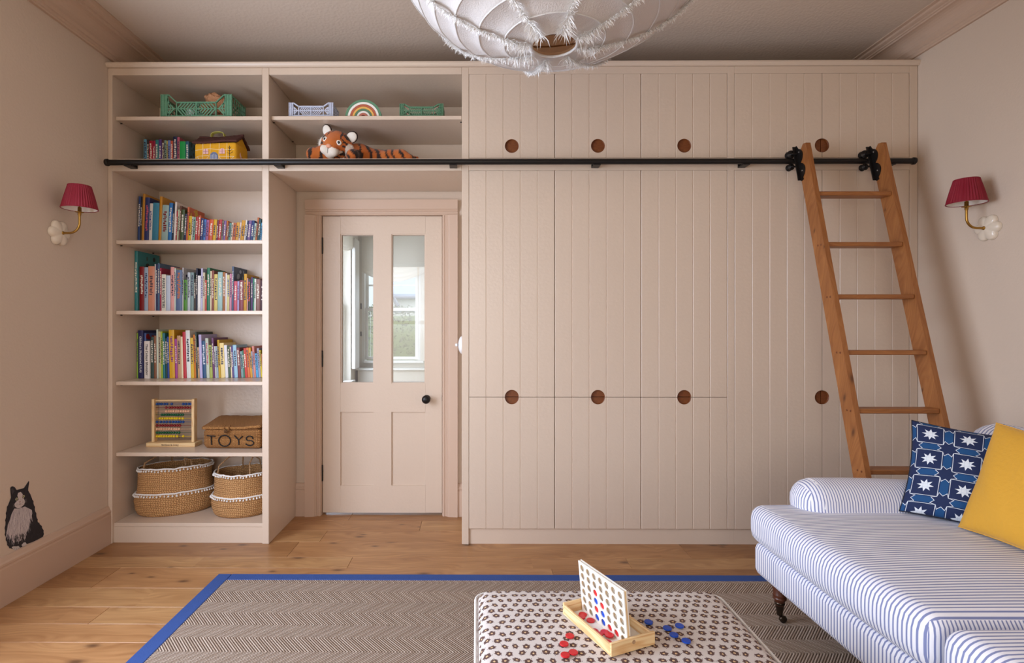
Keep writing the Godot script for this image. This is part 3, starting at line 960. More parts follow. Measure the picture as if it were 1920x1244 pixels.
func fabrics() -> void:
	var m := paint("ticking", Color.WHITE, 0.9)
	m.albedo_texture = picture(64, 8, func(x, _y): return rgb(132, 140, 180).lerp(rgb(243, 242, 246), smoothstep(9.5, 13.5, absf(x - 31.5))))
	m.rim_enabled = true
	m.rim = 0.2
	m.rim_tint = 0.5
	# leopard flower print, eight motifs a side over 0.245 m
	var base := rgb(214, 204, 196)
	var im := Image.create(512, 512, false, Image.FORMAT_RGB8)
	im.fill(base)
	var r := RandomNumberGenerator.new()
	r.seed = 21
	for j in 8:
		for i in 8:
			var c := Vector2(i * 64 + 32 + (32 if j % 2 else 0) + r.randf_range(-7, 7), j * 64 + 32 + r.randf_range(-8, 8))
			var spin := r.randf_range(0, TAU)
			var squash := r.randf_range(0.65, 1.0)
			for off in [Vector2(0, 0), Vector2(-512, 0), Vector2(0, -512), Vector2(-512, -512), Vector2(512, 0), Vector2(0, 512)]:
				var o: Vector2 = c + off
				if o.x < -40 or o.x > 552 or o.y < -40 or o.y > 552:
					continue
				var tr := Transform2D(spin, Vector2(1, squash), 0, o)
				var blob := func(at: Vector2, rx: float, ry: float, turn: float, col: Color):
					var pts := []
					for k in 10:
						pts.append(tr * (at + (Vector2.from_angle(TAU * k / 10) * Vector2(rx, ry)).rotated(turn)))
					fill_poly(im, pts, col)
				for k in 5:
					var a := TAU * k / 5 + 0.3
					blob.call(Vector2.from_angle(a) * 14, 13.5, 8.0, a + 1.2, rgb(96, 68, 60))
				blob.call(Vector2(1, 1), 9.0, 6.5, 0.4, rgb(222, 190, 140))
				blob.call(Vector2(-8, -3), 6, 2.6, 1.0, rgb(62, 44, 44))
				blob.call(Vector2(7, 8), 6, 2.4, 2.2, rgb(62, 44, 44))
				for k in 6:
					var a := TAU * k / 6 + 0.9
					blob.call(Vector2.from_angle(a) * (23 + (k % 2) * 4), 4.8, 1.9, a + PI / 2 + 0.5, rgb(74, 60, 62))
	m = paint("leopard_linen", Color.WHITE, 0.9)
	m.albedo_texture = ImageTexture.create_from_image(im)
	m = paint("white_piping", rgb(236, 233, 228), 0.8)
	# patchwork star print, one repeat
	im = Image.create(256, 256, false, Image.FORMAT_RGB8)
	var navy := rgb(22, 38, 78)
	var blue := rgb(16, 72, 122)
	var white := rgb(226, 232, 236)
	im.fill(navy)
	var to := func(p: Vector2) -> Vector2: return (p + Vector2(0.5, 0.5)) * 256.0
	for s in [-1, 1]:
		for turned in [false, true]:
			var hexa := [Vector2(-0.2, s * 0.5 - 0.11), Vector2(0.2, s * 0.5 - 0.11), Vector2(0.31, s * 0.5), Vector2(0.2, s * 0.5 + 0.11), Vector2(-0.2, s * 0.5 + 0.11), Vector2(-0.31, s * 0.5)]
			var q := []
			for p in hexa:
				q.append(to.call(Vector2(p.y, p.x) if turned else p))
			fill_poly(im, q, blue)
			for k in 6:
				if k != 0 and k != 3:
					stroke(im, q[k], q[(k + 1) % 6], 4.0, white)
			var e0 := Vector2(-0.36, s * 0.355)
			var e1 := Vector2(0.36, s * 0.355)
			stroke(im, to.call(Vector2(e0.y, e0.x) if turned else e0), to.call(Vector2(e1.y, e1.x) if turned else e1), 4.0, white)
			for k in [-1, 1]:
				var c0 := Vector2(k * 0.36, s * 0.355)
				var c1 := Vector2(k * 0.2, s * 0.4)
				stroke(im, to.call(Vector2(c0.y, c0.x) if turned else c0), to.call(Vector2(c1.y, c1.x) if turned else c1), 3.5, white)
	for k in 8:
		var a := TAU * k / 8 + 0.1
		fill_poly(im, [to.call(Vector2.ZERO), to.call(Vector2.from_angle(a - 0.39) * 0.115), to.call(Vector2.from_angle(a) * 0.235), to.call(Vector2.from_angle(a + 0.39) * 0.115)], white)
	for k in [-0.06, 0.06]:
		stroke(im, to.call(Vector2(-0.12, k)), to.call(Vector2(0.12, k)), 1.6, rgb(150, 165, 190))
		stroke(im, to.call(Vector2(k, -0.12)), to.call(Vector2(k, 0.12)), 1.6, rgb(150, 165, 190))
	m = paint("star_print", Color.WHITE, 0.85)
	m.albedo_texture = ImageTexture.create_from_image(im)
	m = paint("mustard_velvet", rgb(214, 158, 42), 0.75)
	m.rim_enabled = true
	m.rim = 0.7
	m.rim_tint = 0.4
	m.normal_enabled = true
	m.normal_texture = grain_normal(31, 0.03, 5.0)
	m.normal_scale = 0.35
	triplanar(m, 5.0)
	# herringbone sisal: two bands of slanting strands in 0.19 m
	var fuzz := FastNoiseLite.new()
	fuzz.seed = 40
	fuzz.frequency = 0.11
	var strand := func(x: int, y: int) -> float:
		var up := y < 96
		var yy := y if up else 191 - y
		var s: float = fposmod(x + yy * 0.9, 12.0) / 12.0
		return sin(s * PI)
	m = paint("sisal", Color.WHITE, 0.95)
	m.albedo_texture = picture(192, 192, func(x, y):
		var h: float = strand.call(x, y)
		var t: float = fposmod(floorf((x + (y if y < 96 else 191 - y) * 0.9) / 12.0) * 0.37, 1.0)
		var c := rgb(166, 144, 124).lerp(rgb(200, 182, 164), t)
		return rgb(88, 68, 54).lerp(c, clampf(h * 1.5 - 0.15 + fuzz.get_noise_2d(x, y) * 0.25, 0, 1)))
	m.heightmap_enabled = true
	m.heightmap_texture = picture(192, 192, func(x, y):
		var h: float = strand.call(x, y)
		return Color(h, h, h))
	m.heightmap_scale = 0.35
	m.uv1_scale = Vector3(1 / 0.19, 1 / 0.19, 1)
	m = paint("blue_binding", rgb(48, 80, 146), 0.9)
	m.normal_enabled = true
	m.normal_texture = grain_normal(33, 0.2, 8.0)
	m.normal_scale = 0.5
	triplanar(m, 9.0)
	paint("dark_wood", rgb(86, 44, 26), 0.35)
	paint("old_bronze", rgb(70, 60, 50), 0.3, 0.9)


func rug() -> void:
	var t := thing("rug", "brown herringbone sisal rug with a blue cloth border", "rug", Vector3(0, 0, 0))
	part("weave", Shape.new().span(Vector3(-1.262, 0.0, -2.686), Vector3(2.15, 0.0085, 0.5)), "sisal", t)
	var bind := func(a: Vector3, b: Vector3):
		part("border", Shape.new().span(a, b, 0.003), "blue_binding", t)
	bind.call(Vector3(-1.332, 0, -2.749), Vector3(-1.262, 0.0105, 0.57))
	bind.call(Vector3(-1.262, 0, -2.749), Vector3(2.15, 0.0105, -2.686))
	bind.call(Vector3(2.15, 0, -2.749), Vector3(2.22, 0.0105, 0.57))
	bind.call(Vector3(-1.262, 0, 0.5), Vector3(2.15, 0.0105, 0.57))


func ottoman() -> void:
	var t := thing("ottoman", "low upholstered ottoman in white and brown leopard flower print", "ottoman", Vector3(0.395, 0, -1.25))
	var w := 0.79
	var d := 1.02
	var bend := func(p: Vector3) -> Vector3:
		var q := p
		if p.y > 0.12:
			q.y += 0.008 * (1.0 - pow(p.x / (w / 2), 4.0)) * (1.0 - pow(p.z / (d / 2), 4.0))
		return q
	part("top", Shape.new().soft(Vector3(w, 0.30, d), 0.045, Vector3i(14, 8, 16), bend, func(p, n): return Vector2(p.x, p.z) / 0.245 if absf(n.y) > 0.5 else (Vector2(p.z, p.y) / 0.245 if absf(n.x) > 0.5 else Vector2(p.x, p.y) / 0.245)), "leopard_linen", t, Vector3(0, 0.277, 0))
	var loop := []
	for c in [[1, 1, 0], [-1, 1, 1], [-1, -1, 2], [1, -1, 3]]:
		for k in 7:
			var a: float = PI / 2 * (c[2] + k / 6.0)
			loop.append(Vector3(c[0] * (w / 2 - 0.045) + cos(a) * 0.047, 0.404, c[1] * (d / 2 - 0.045) + sin(a) * 0.047))
	part("piping", Shape.new().tube(loop, 0.0042, 8, true), "white_piping", t)
	for k in [[-1, -1], [1, -1], [1, 1], [-1, 1]]:
		part("leg", Shape.new().lathe([Vector2(0, 0), Vector2(0.016, 0), Vector2(0.026, 0.119), Vector2(0, 0.119)], 16), "dark_wood", t, Vector3(k[0] * 0.32, 0.0085, k[1] * 0.42))


func sofa() -> void:
	var t := thing("sofa", "pale blue ticking striped sofa with rolled arms and castors", "sofa")
	var sx := func(p, n): return Vector2(p.x / STRIPE_X, p.y) if absf(n.z) > 0.5 else Vector2(p.z / STRIPE, p.y)
	part("base", Shape.new().soft(Vector3(1.225, 0.14, 2.02), 0.028, Vector3i(8, 5, 10), null, sx), "ticking", t, Vector3(1.8375, 0.27, -1.36))
	# two seat cushions, boxed, crowned and a little fuller in front
	for k in 2:
		var len := 0.952
		var puff := func(p: Vector3) -> Vector3:
			var a := 1.0 - pow(p.x / 0.4475, 2.0)
			var b := 1.0 - pow(p.z / (len / 2), 2.0)
			var e := 1.0 - pow(p.y / 0.0825, 2.0)
			var q := p
			q.y += signf(p.y) * 0.016 * a * b
			q.x += signf(p.x) * 0.014 * e * (0.4 + 0.6 * b)
			q.z += signf(p.z) * 0.006 * e * a
			return q
		part("seat_cushion", Shape.new().soft(Vector3(0.885, 0.166, len), 0.05, Vector3i(20, 8, 20), puff, sx), "ticking", t, Vector3(1.655, 0.42, -1.912 + 0.975 * k))
	# rolled arms
	for z in [-2.325, -0.405]:
		var roll := func(p: Vector3) -> Vector3:
			var q := p
			if p.y < 0.06:
				q.z *= lerpf(1.0, 0.86, smoothstep(0.06, -0.1, p.y))
			q.x += 0.05 * smoothstep(0.12, -0.12, p.y) * smoothstep(0.1, -0.45, p.x)
			q.y -= 0.022 * smoothstep(-0.3, 0.45, p.x) - 0.008
			return q
		var a := part("arm", Shape.new().soft(Vector3(0.98, 0.42, 0.2), 0.094, Vector3i(16, 12, 12), roll, func(p, n): return Vector2(p.z / STRIPE_X, p.y) if absf(n.x) > 0.5 else Vector2(p.x / STRIPE_X, p.y)), "ticking", t, Vector3(1.868, 0.408, z))
		var rim := []
		for k in 15:
			var g: float = -0.25 + PI * 1.08 * k / 14.0
			rim.append(Vector3(-0.412 - 0.002, 0.116 + sin(g) * 0.0945 + 0.004, cos(g) * 0.0945))
		part("piping", Shape.new().tube(rim, 0.0035, 6), "ticking", a)
	# back with a rolled top, lofted along the sofa
	var prof := [Vector2(2.02, 0.33), Vector2(2.02, 0.45), Vector2(2.035, 0.53), Vector2(2.075, 0.61), Vector2(2.13, 0.67), Vector2(2.185, 0.705)]
	for k in 13:
		var g: float = deg_to_rad(186 - k * 19.0)
		prof.append(Vector2(2.33, 0.738) + Vector2.from_angle(g) * 0.118)
	prof += [Vector2(2.42, 0.56), Vector2(2.45, 0.33)]
	var s := Shape.new().smooth(0)
	var stations := [[-2.452, 0.0], [-2.452, 0.4], [-2.45, 0.72], [-2.442, 0.86], [-2.425, 0.95], [-2.395, 1.0], [-1.4, 1.0], [-0.36, 1.0], [-0.33, 0.95], [-0.31, 0.8], [-0.305, 0.0]]
	var cen := Vector2(2.27, 0.6)
	for i in stations.size() - 1:
		for k in prof.size():
			var pts := []
			var uvs := []
			for e in [[i, k], [i, k + 1], [i + 1, k + 1], [i + 1, k]]:
				var q: Vector2 = cen + (prof[e[1] % prof.size()] - cen) * stations[e[0]][1]
				pts.append(Vector3(q.x, q.y, stations[e[0]][0]))
				uvs.append(Vector2(stations[e[0]][0] / STRIPE if stations[e[0]][1] > 0.97 else q.x / STRIPE_X, q.y))
			s.quad(pts[3], pts[2], pts[1], pts[0], uvs[3], uvs[2], uvs[1], uvs[0])
	part("back", s, "ticking", t)
	for p in [Vector3(1.309, 0, -2.309), Vector3(2.36, 0, -2.30), Vector3(2.36, 0, -0.42), Vector3(1.309, 0, -0.42)]:
		var leg := part("leg", Shape.new().lathe([Vector2(0.0, 0.086), Vector2(0.019, 0.086), Vector2(0.021, 0.108), Vector2(0.027, 0.112), Vector2(0.027, 0.118), Vector2(0.022, 0.122), Vector2(0.028, 0.127), Vector2(0.024, 0.132), Vector2(0.034, 0.19), Vector2(0.036, 0.206), Vector2(0, 0.206)], 20), "dark_wood", t, p)
		part("ferrule", Shape.new().lathe([Vector2(0.0, 0.042), Vector2(0.011, 0.042), Vector2(0.012, 0.05), Vector2(0.0175, 0.085), Vector2(0.0205, 0.092), Vector2(0.0205, 0.1), Vector2(0.015, 0.102), Vector2(0, 0.102)], 20), "old_bronze", leg)
		var c := Shape.new()
		c.tube([Vector3(0, 0.046, 0), Vector3(0.006, 0.036, 0), Vector3(0.014, 0.03, 0)], 0.007, 8)
		c.box(Vector3(0.012, 0.03, 0.0105), Vector3(0.016, 0.024, 0.003), 0.001)
		c.box(Vector3(0.012, 0.03, -0.0105), Vector3(0.016, 0.024, 0.003), 0.001)
		c.lathe([Vector2(0, -0.0085), Vector2(0.013, -0.0085), Vector2(0.0155, -0.005), Vector2(0.0155, 0.005), Vector2(0.013, 0.0085), Vector2(0, 0.0085)], 18, Transform3D(Basis(Vector3.RIGHT, Vector3.BACK, Vector3.DOWN), Vector3(0.014, 0.0245, 0)))
		part("castor", c, "old_bronze", leg)


func pillow_mesh(w: float, h: float, t: float, repeat: float) -> Shape:
	var s := Shape.new()
	for side in [1.0, -1.0]:
		s.sheet(22, 22, func(u, v):
			var a: float = sin((u - 0.5) * PI)
			var b: float = sin((v - 0.5) * PI)
			var f: float = pow(maxf(0.0, (1 - a * a) * (1 - b * b)), 0.42)
			var ruck: float = 0.006 * sin(a * 9.0 + b * 5.0 + side) * (1.0 - absf(b)) * f
			return Vector3(w / 2 * a * (1 - 0.075 * (1 - b * b)), h / 2 * b * (1 - 0.075 * (1 - a * a)), side * (t / 2 * f + ruck)),
			func(u, v, _p): return Vector2((sin((u - 0.5) * PI) * 0.5 + 0.5) * repeat, (0.5 - 0.5 * sin((v - 0.5) * PI)) * repeat), side < 0.0)
	return s


func pillow_piping(w: float, h: float, r: float) -> Shape:
	var loop := []
	for e in 4:
		for k in 12:
			var a: float = -1.0 + 2.0 * k / 12.0
			var p: Vector2 = [Vector2(a, -1), Vector2(1, a), Vector2(-a, 1), Vector2(-1, -a)][e]
			loop.append(Vector3(w / 2 * p.x * (1 - 0.075 * (1 - p.y * p.y)), h / 2 * p.y * (1 - 0.075 * (1 - p.x * p.x)), 0))
	return Shape.new().tube(loop, r, 6, true)


# a cushion standing on edge: base corner, direction of its lower edge, backward lean and roll
func stand(o: Node3D, corner: Vector3, along: Vector3, lean: float, roll: float, w: float, h: float) -> void:
	var x := along.normalized()
	var n := x.cross(Vector3.UP).normalized()
	var up := (Vector3.UP * cos(lean) - n * sin(lean)).normalized()
	var z := x.cross(up).normalized()
	var b := Basis(x, up, z) * Basis(Vector3.BACK, roll)
	o.transform = Transform3D(b, corner + b * Vector3(w / 2, h / 2, 0))


func cushions() -> void:
	var c := thing("cushion", "navy cushion with white patchwork stars leaning in the sofa corner", "cushion")
	stand(c, Vector3(1.755, 0.522, -2.222), Vector3(0.76, 0, 0.65), deg_to_rad(27), deg_to_rad(-5), 0.43, 0.40)
	part("cover", pillow_mesh(0.43, 0.40, 0.15, 3.5), "star_print", c)
	part("piping", pillow_piping(0.43, 0.40, 0.0035), paint("navy_piping", rgb(14, 20, 36), 0.7), c)
	c = thing("cushion", "mustard yellow velvet cushion in front of the star cushion", "cushion")
	stand(c, Vector3(1.84, 0.522, -2.045), Vector3(0.06, 0, 1), deg_to_rad(19), deg_to_rad(-2), 0.47, 0.42)
	part("cover", pillow_mesh(0.47, 0.42, 0.15, 1.0), "mustard_velvet", c)
	part("seam", pillow_piping(0.47, 0.42, 0.003), "mustard_velvet", c)


func board_game() -> void:
	paint("game_red", rgb(206, 30, 38), 0.4)
	paint("game_blue", rgb(12, 74, 190), 0.4)
	paint("game_white", rgb(240, 234, 222), 0.5)
	var y0 := 0.437
	var turn := atan2(0.208, -0.0905)          # yaw that takes +x along the long side, away from the near corner
	var root := thing("board_game", "wooden four-in-a-row game with white upright grid on the ottoman", "board game", Vector3(0.345, y0, -1.364))
	root.rotation.y = turn
	# x runs along the long side, z across towards the corner by the blue counters (negative)
	var l := 0.227
	var w := 0.1426
	var h := 0.0345
	var t := 0.0075
	var far := -1.0 if (Basis(Vector3.UP, turn) * Vector3.BACK).x < 0.0 else 1.0
	var box := func(a: Vector3, b: Vector3, uo: Vector2): return Shape.new().span(Vector3(a.x, a.y, a.z * far), Vector3(b.x, b.y, b.z * far), 0.001, uo)
	part("tray_end", box.call(Vector3(0, 0, 0), Vector3(t, h, w), Vector2(0.1, 0.3)), "pine", root)
	part("tray_end", box.call(Vector3(l - t, 0, 0), Vector3(l, h, w), Vector2(0.4, 0.13)), "pine", root)
	part("tray_side", box.call(Vector3(t, 0, 0), Vector3(l - t, h * 0.82, t), Vector2(0.2, 0.55)), "pine", root)
	part("tray_side", box.call(Vector3(t, 0, w - t), Vector3(l - t, h * 0.82, w), Vector2(0.6, 0.8)), "pine", root)
	part("tray_floor", box.call(Vector3(t, 0.0, t), Vector3(l - t, 0.004, w - t), Vector2(0, 0)), "game_white", root)
	part("dowel", Shape.new().lathe([Vector2(0, -0.0005), Vector2(0.0052, -0.0005), Vector2(0.0052, 0.001), Vector2(0.0042, 0.001), Vector2(0.0042, 0.0002), Vector2(0, 0.0002)], 18, Transform3D(Basis(Vector3.UP, Vector3.LEFT, Vector3.BACK), Vector3(0, h * 0.68, w * 0.5 * far))), paint("dowel_wood", rgb(186, 150, 112), 0.5), root)
	# the grid: two white sheets with 42 holes, spacers and rails between
	var grid := bare("grid", root, Vector3(0, 0.0, (w * 0.5 - 0.004) * far))
	grid.rotation.x = deg_to_rad(5.5) * (-1.0 if far > 0 else 1.0)
	var px := 0.0286
	var py := 0.0237
	var x0 := t + 0.0035
	var x1 := l - t - 0.0035
	var yb := 0.0045
	var top := 0.1555
	var cx := func(i: int) -> float: return x0 + (x1 - x0) / 2 + (3 - i) * px
	var cy := func(j: int) -> float: return 0.0195 + (5 - j) * py
	for side in [-1, 1]:
		var s := Shape.new()
		for i in 7:
			for j in 6:
				var a: float = cx.call(i) - px / 2 if i < 6 else x0
				var b: float = cx.call(i) + px / 2 if i > 0 else x1
				var c: float = cy.call(j) - py / 2 if j < 5 else yb
				var d: float = cy.call(j) + py / 2 if j > 0 else top
				var o := Vector2(cx.call(i), cy.call(j))
				var r := 0.0096
				s.prism(poly([Vector2(a, c), Vector2(o.x, c)] + arc(o, r, -PI / 2, -PI * 1.5, 12) + [Vector2(o.x, d), Vector2(a, d)]), side * 0.004 - 0.0015, side * 0.004 + 0.0015, Transform3D.IDENTITY, [0, 1, 14, 15, 16])
				s.prism(poly([Vector2(o.x, c), Vector2(b, c), Vector2(b, d), Vector2(o.x, d)] + arc(o, r, PI / 2, -PI / 2, 12)), side * 0.004 - 0.0015, side * 0.004 + 0.0015, Transform3D.IDENTITY, [0, 1, 2, 3, 16])
		s.span(Vector3(x0, top - 0.0001, side * 0.004 - 0.0015), Vector3(x1, top + 0.0002, side * 0.004 + 0.0015))
		s.span(Vector3(x0 - 0.0002, yb, side * 0.004 - 0.0015), Vector3(x0, top, side * 0.004 + 0.0015))
		s.span(Vector3(x1, yb, side * 0.004 - 0.0015), Vector3(x1 + 0.0002, top, side * 0.004 + 0.0015))
		part("sheet", s, "game_white", grid)
	for e in [x0 + 0.001, x1 - 0.004]:
		part("spacer", Shape.new().span(Vector3(e, yb, -0.0025), Vector3(e + 0.003, top - 0.002, 0.0025)), "pine", grid)
	for i in 6:
		var x: float = (cx.call(i) + cx.call(i + 1)) / 2
		part("divider", Shape.new().span(Vector3(x - 0.0012, yb, -0.0025), Vector3(x + 0.0012, top - 0.003, 0.0025)), "pine", grid)
	# counters: in the grid, in the tray, and lying on the ottoman
	var disc := Shape.new().lathe([Vector2(0, -0.002), Vector2(0.0112, -0.002), Vector2(0.0118, -0.0014), Vector2(0.0118, 0.0014), Vector2(0.0112, 0.002), Vector2(0, 0.002)], 28, Transform3D.IDENTITY, false).mesh()
	var ordinal := ["top", "second", "third", "fourth", "fifth", "bottom"]
	var column := ["first", "second", "third", "fourth", "fifth", "sixth", "last"]
	for e in [[2, 2, 1], [2, 3, 0], [2, 4, 1], [2, 5, 0], [3, 3, 1], [3, 4, 0], [3, 5, 0], [4, 5, 1], [5, 5, 1]]:
		var o := part("counter", disc, "game_red" if e[2] else "game_blue", self)
		var local := grid.transform * Transform3D(Basis(Vector3.RIGHT, PI / 2), Vector3(cx.call(e[0]), cy.call(e[1]) - 0.0005, 0))
		o.transform = root.transform * local
		tag(o, "%s counter in the %s column of the white grid, %s row down" % ["red" if e[2] else "blue", column[e[0]], ordinal[e[1]]], "counter", "counters standing in the game grid")
	var loose := [[Vector3(0.255, 0, -1.4553), 1, "farthest of the four red counters lying on the printed ottoman top"], [Vector3(0.2334, 0, -1.4187), 1, "red counter on the ottoman just below the farthest red one"], [Vector3(0.2283, 0, -1.3701), 1, "nearest red counter on the ottoman, touching another red one"], [Vector3(0.2514, 0, -1.3815), 1, "red counter on the ottoman overlapping the nearest red one, beside the tray"], [Vector3(0.4916, 0, -1.525), 0, "blue counter on the ottoman closest to the wooden tray"], [Vector3(0.5341, 0, -1.4944), 0, "middle blue counter of the diagonal row on the ottoman"], [Vector3(0.5726, 0, -1.5067), 0, "blue counter lying apart on the ottoman, nearest the sofa"], [Vector3(0.5406, 0, -1.4621), 0, "blue counter touching the middle blue one on the ottoman"], [Vector3(0.563, 0, -1.4339), 0, "blue counter at the near end of the blue group on the ottoman"]]
	for e in loose:
		var o := part("counter", disc, "game_red" if e[1] else "game_blue", self, e[0] + Vector3(0, y0 + 0.0026, 0))
		tag(o, e[2], "counter", "counters lying on the ottoman")
	var tray := [[Vector3(0.311, 0.006, -1.5579), "red counter in the tray near the far end, flat on its floor"], [Vector3(0.3021, 0.0102, -1.5364), "red counter in the tray lying across two others at the far end"], [Vector3(0.327, 0.0061, -1.5265), "red counter in the tray at the foot of the grid, beside the far cluster"], [Vector3(0.286, 0.006, -1.545), "red counter in the tray half hidden by the long side, far end"], [Vector3(0.3255, 0.006, -1.4722), "red counter in the middle of the tray against its long side"], [Vector3(0.3315, 0.0101, -1.4502), "red counter in the tray tucked under the near middle pair by the side"], [Vector3(0.353, 0.006, -1.4675), "red counter in the tray at the foot of the grid, near cluster"], [Vector3(0.3604, 0.0101, -1.4465), "red counter in the tray overlapping the near cluster, brightest one"], [Vector3(0.349, 0.006, -1.4193), "red counter in the tray in the near corner behind the end board"]]
	for e in tray:
		var o := part("counter", disc, "game_red", self, e[0] + Vector3(0, y0, 0))
		tag(o, e[1], "counter", "counters lying in the tray")


func rail_and_ladder() -> void:
	# the tube the ladder hangs from
	var t := thing("ladder_rail", "long dark metal rail across the front of the fitted furniture", "rail")
	part("tube", Shape.new().tube([Vector3(-2.145, 2.2475, -3.097), Vector3(2.52, 2.2475, -3.097)], 0.0165, 16), "black_metal", t)
	for x in [-2.16, 2.52]:
		part("end_cap", Shape.new().lathe([Vector2(0, 0), Vector2(0.019, 0), Vector2(0.0205, 0.003), Vector2(0.0205, 0.015), Vector2(0.018, 0.018), Vector2(0, 0.018)], 20, Transform3D(Basis(Vector3.UP, Vector3.RIGHT, Vector3.FORWARD), Vector3(x - 0.001, 2.2475, -3.097))), "black_metal", t)
	for x in [-2.03, -1.155, -0.135, 0.70, 1.562, 2.40]:
		var s := Shape.new().span(Vector3(x - 0.021, 2.226, -3.154), Vector3(x + 0.021, 2.262, -3.149), 0.001)
		s.span(Vector3(x - 0.021, 2.226, -3.15), Vector3(x + 0.021, 2.2325, -3.088), 0.001)
		part("bracket", s, "black_metal", t)
	# ladder
	var l := thing("library_ladder", "oak library ladder hooked on the dark rail", "ladder")
	var lean := 0.264
	var zf := func(y: float) -> float: return -3.0 + (2.3215 - y) * lean      # front edge of the stiles
	var n := 0
	for x in [1.847, 2.2705]:
		var s := Shape.new()
		# side outline in (z, y): the top is cut off on a slope towards the back
		var y1 := 2.3215
		var y0 := 0.0108
		var dep := 0.092
		var p := [Vector2(zf.call(y0), y0), Vector2(zf.call(y1) + 0.0, y1), Vector2(zf.call(y1) - 0.028, y1 + 0.003), Vector2(zf.call(y1 - 0.06) - dep, y1 - 0.06), Vector2(zf.call(y0) - dep, y0)]
		var grain := Vector3(0, 1, lean).normalized()
		for sd in [0, 1]:
			var pts := []
			for q in p:
				pts.append(Vector3(x + 0.026 * sd, q.y, q.x))
			s.face(pts, Vector3.LEFT if sd == 0 else Vector3.RIGHT, grain, Vector2(0.3 + 0.7 * n, 0.2 + 0.3 * n))
		for k in p.size():
			var a: Vector2 = p[k]
			var b: Vector2 = p[(k + 1) % p.size()]
			var d := b - a
			var nn := Vector3(0, d.x, -d.y).normalized()
			var out := Vector2(nn.z, nn.y)
			if out.dot((a + b) / 2 - Vector2(zf.call(clampf(((a + b) / 2).y, 0.1, 2.2)) - dep / 2, clampf(((a + b) / 2).y, 0.1, 2.2))) < 0.0:
				nn = -nn
			s.face([Vector3(x, a.y, a.x), Vector3(x + 0.026, a.y, a.x), Vector3(x + 0.026, b.y, b.x), Vector3(x, b.y, b.x)], nn, grain, Vector2(0.9 + 0.5 * n, 0.6))
		part("stile", s, "ladder_oak", l)
		n += 1
	for y in [2.03, 1.74, 1.456, 1.168, 0.884, 0.604, 0.32]:
		var z: float = zf.call(y)
		var s := Shape.new().span(Vector3(1.8735, y - 0.023, z - 0.004), Vector3(2.27, y, z - 0.082), 0.003, Vector2(y, y * 0.7))
		part("rung", s, "ladder_oak", l)
		if y < 2.0:
			for dz in [-0.022, -0.048]:
				part("dowel_plug", Shape.new().lathe([Vector2(0.0055, 0), Vector2(0.0055, 0.0006), Vector2(0, 0.0006)], 12, Transform3D(Basis(Vector3.UP, Vector3.LEFT, Vector3.BACK), Vector3(1.847, y - 0.012, z + dz))), "finger_pull_oak", l)
	# hook hardware on the outer face of each stile: lobed plate, upright flange, two grooved wheels on the tube
	for x in [1.847, 2.2705]:
		var h := bare("hook", l, Vector3(x, 0, 0))
		var s := Shape.new()
		var o := []
		for k in 17:      # outline along the flange, with two lobes towards the front
			var f: float = k / 16.0
			var lobe: float = 0.006 + 0.03 * pow(absf(sin(f * PI * 2.0)), 0.7) * (1.0 if f > 0.04 and f < 0.96 else 0.6)
			o.append(Vector2(lobe, lerpf(-0.105, 0.075, f)))
		o += [Vector2(-0.004, 0.1), Vector2(-0.012, 0.1), Vector2(-0.012, -0.12), Vector2(0.008, -0.12)]
		s.prism(poly(o), 0.0, 0.004, Transform3D(Basis(Vector3.BACK, Vector3.UP, Vector3.LEFT), Vector3.ZERO))
		var pl := part("plate", s, "black_metal", h, Vector3(0, 2.235, zf.call(2.235) - 0.078))
		pl.rotation.x = -atan(lean)
		s = Shape.new().box(Vector3(-0.011, -0.008, -0.013), Vector3(0.02, 0.215, 0.006), 0.001)
		var fl := part("flange", s, "black_metal", h, Vector3(0, 2.235, zf.call(2.235) - 0.078))
		fl.rotation.x = -atan(lean)
		for e in [[2.283, 0.0225], [2.211, 0.0185]]:
			s = Shape.new().lathe([Vector2(0, -0.014), Vector2(e[1], -0.014), Vector2(e[1] + 0.001, -0.012), Vector2(e[1] - 0.006, -0.004), Vector2(e[1] - 0.006, 0.004), Vector2(e[1] + 0.001, 0.012), Vector2(e[1], 0.014), Vector2(0.006, 0.015), Vector2(0.005, 0.019), Vector2(0, 0.019)], 24, Transform3D(Basis(Vector3.RIGHT, Vector3.BACK, Vector3.DOWN), Vector3.ZERO))
			part("wheel", s, "black_metal", h, Vector3(-0.032, e[0], -3.097))
		s = Shape.new().span(Vector3(-0.036, 2.205, -3.082), Vector3(-0.001, 2.213, -3.066), 0.001)
		s.span(Vector3(-0.036, 2.276, -3.082), Vector3(-0.001, 2.284, -3.066), 0.001)
		part("arm", s, "black_metal", h)
		for yy in [0.052, -0.062]:
			var b := part("bolt", Shape.new().ball(Vector3.ZERO, Vector3(0.004, 0.006, 0.006), 10, 6), paint("steel", rgb(120, 116, 112), 0.3, 0.9) if not "steel" in M else M["steel"], h, Vector3(-0.005, 2.235 + yy, zf.call(2.235 + yy) - 0.066))
			b.rotation.x = -atan(lean)


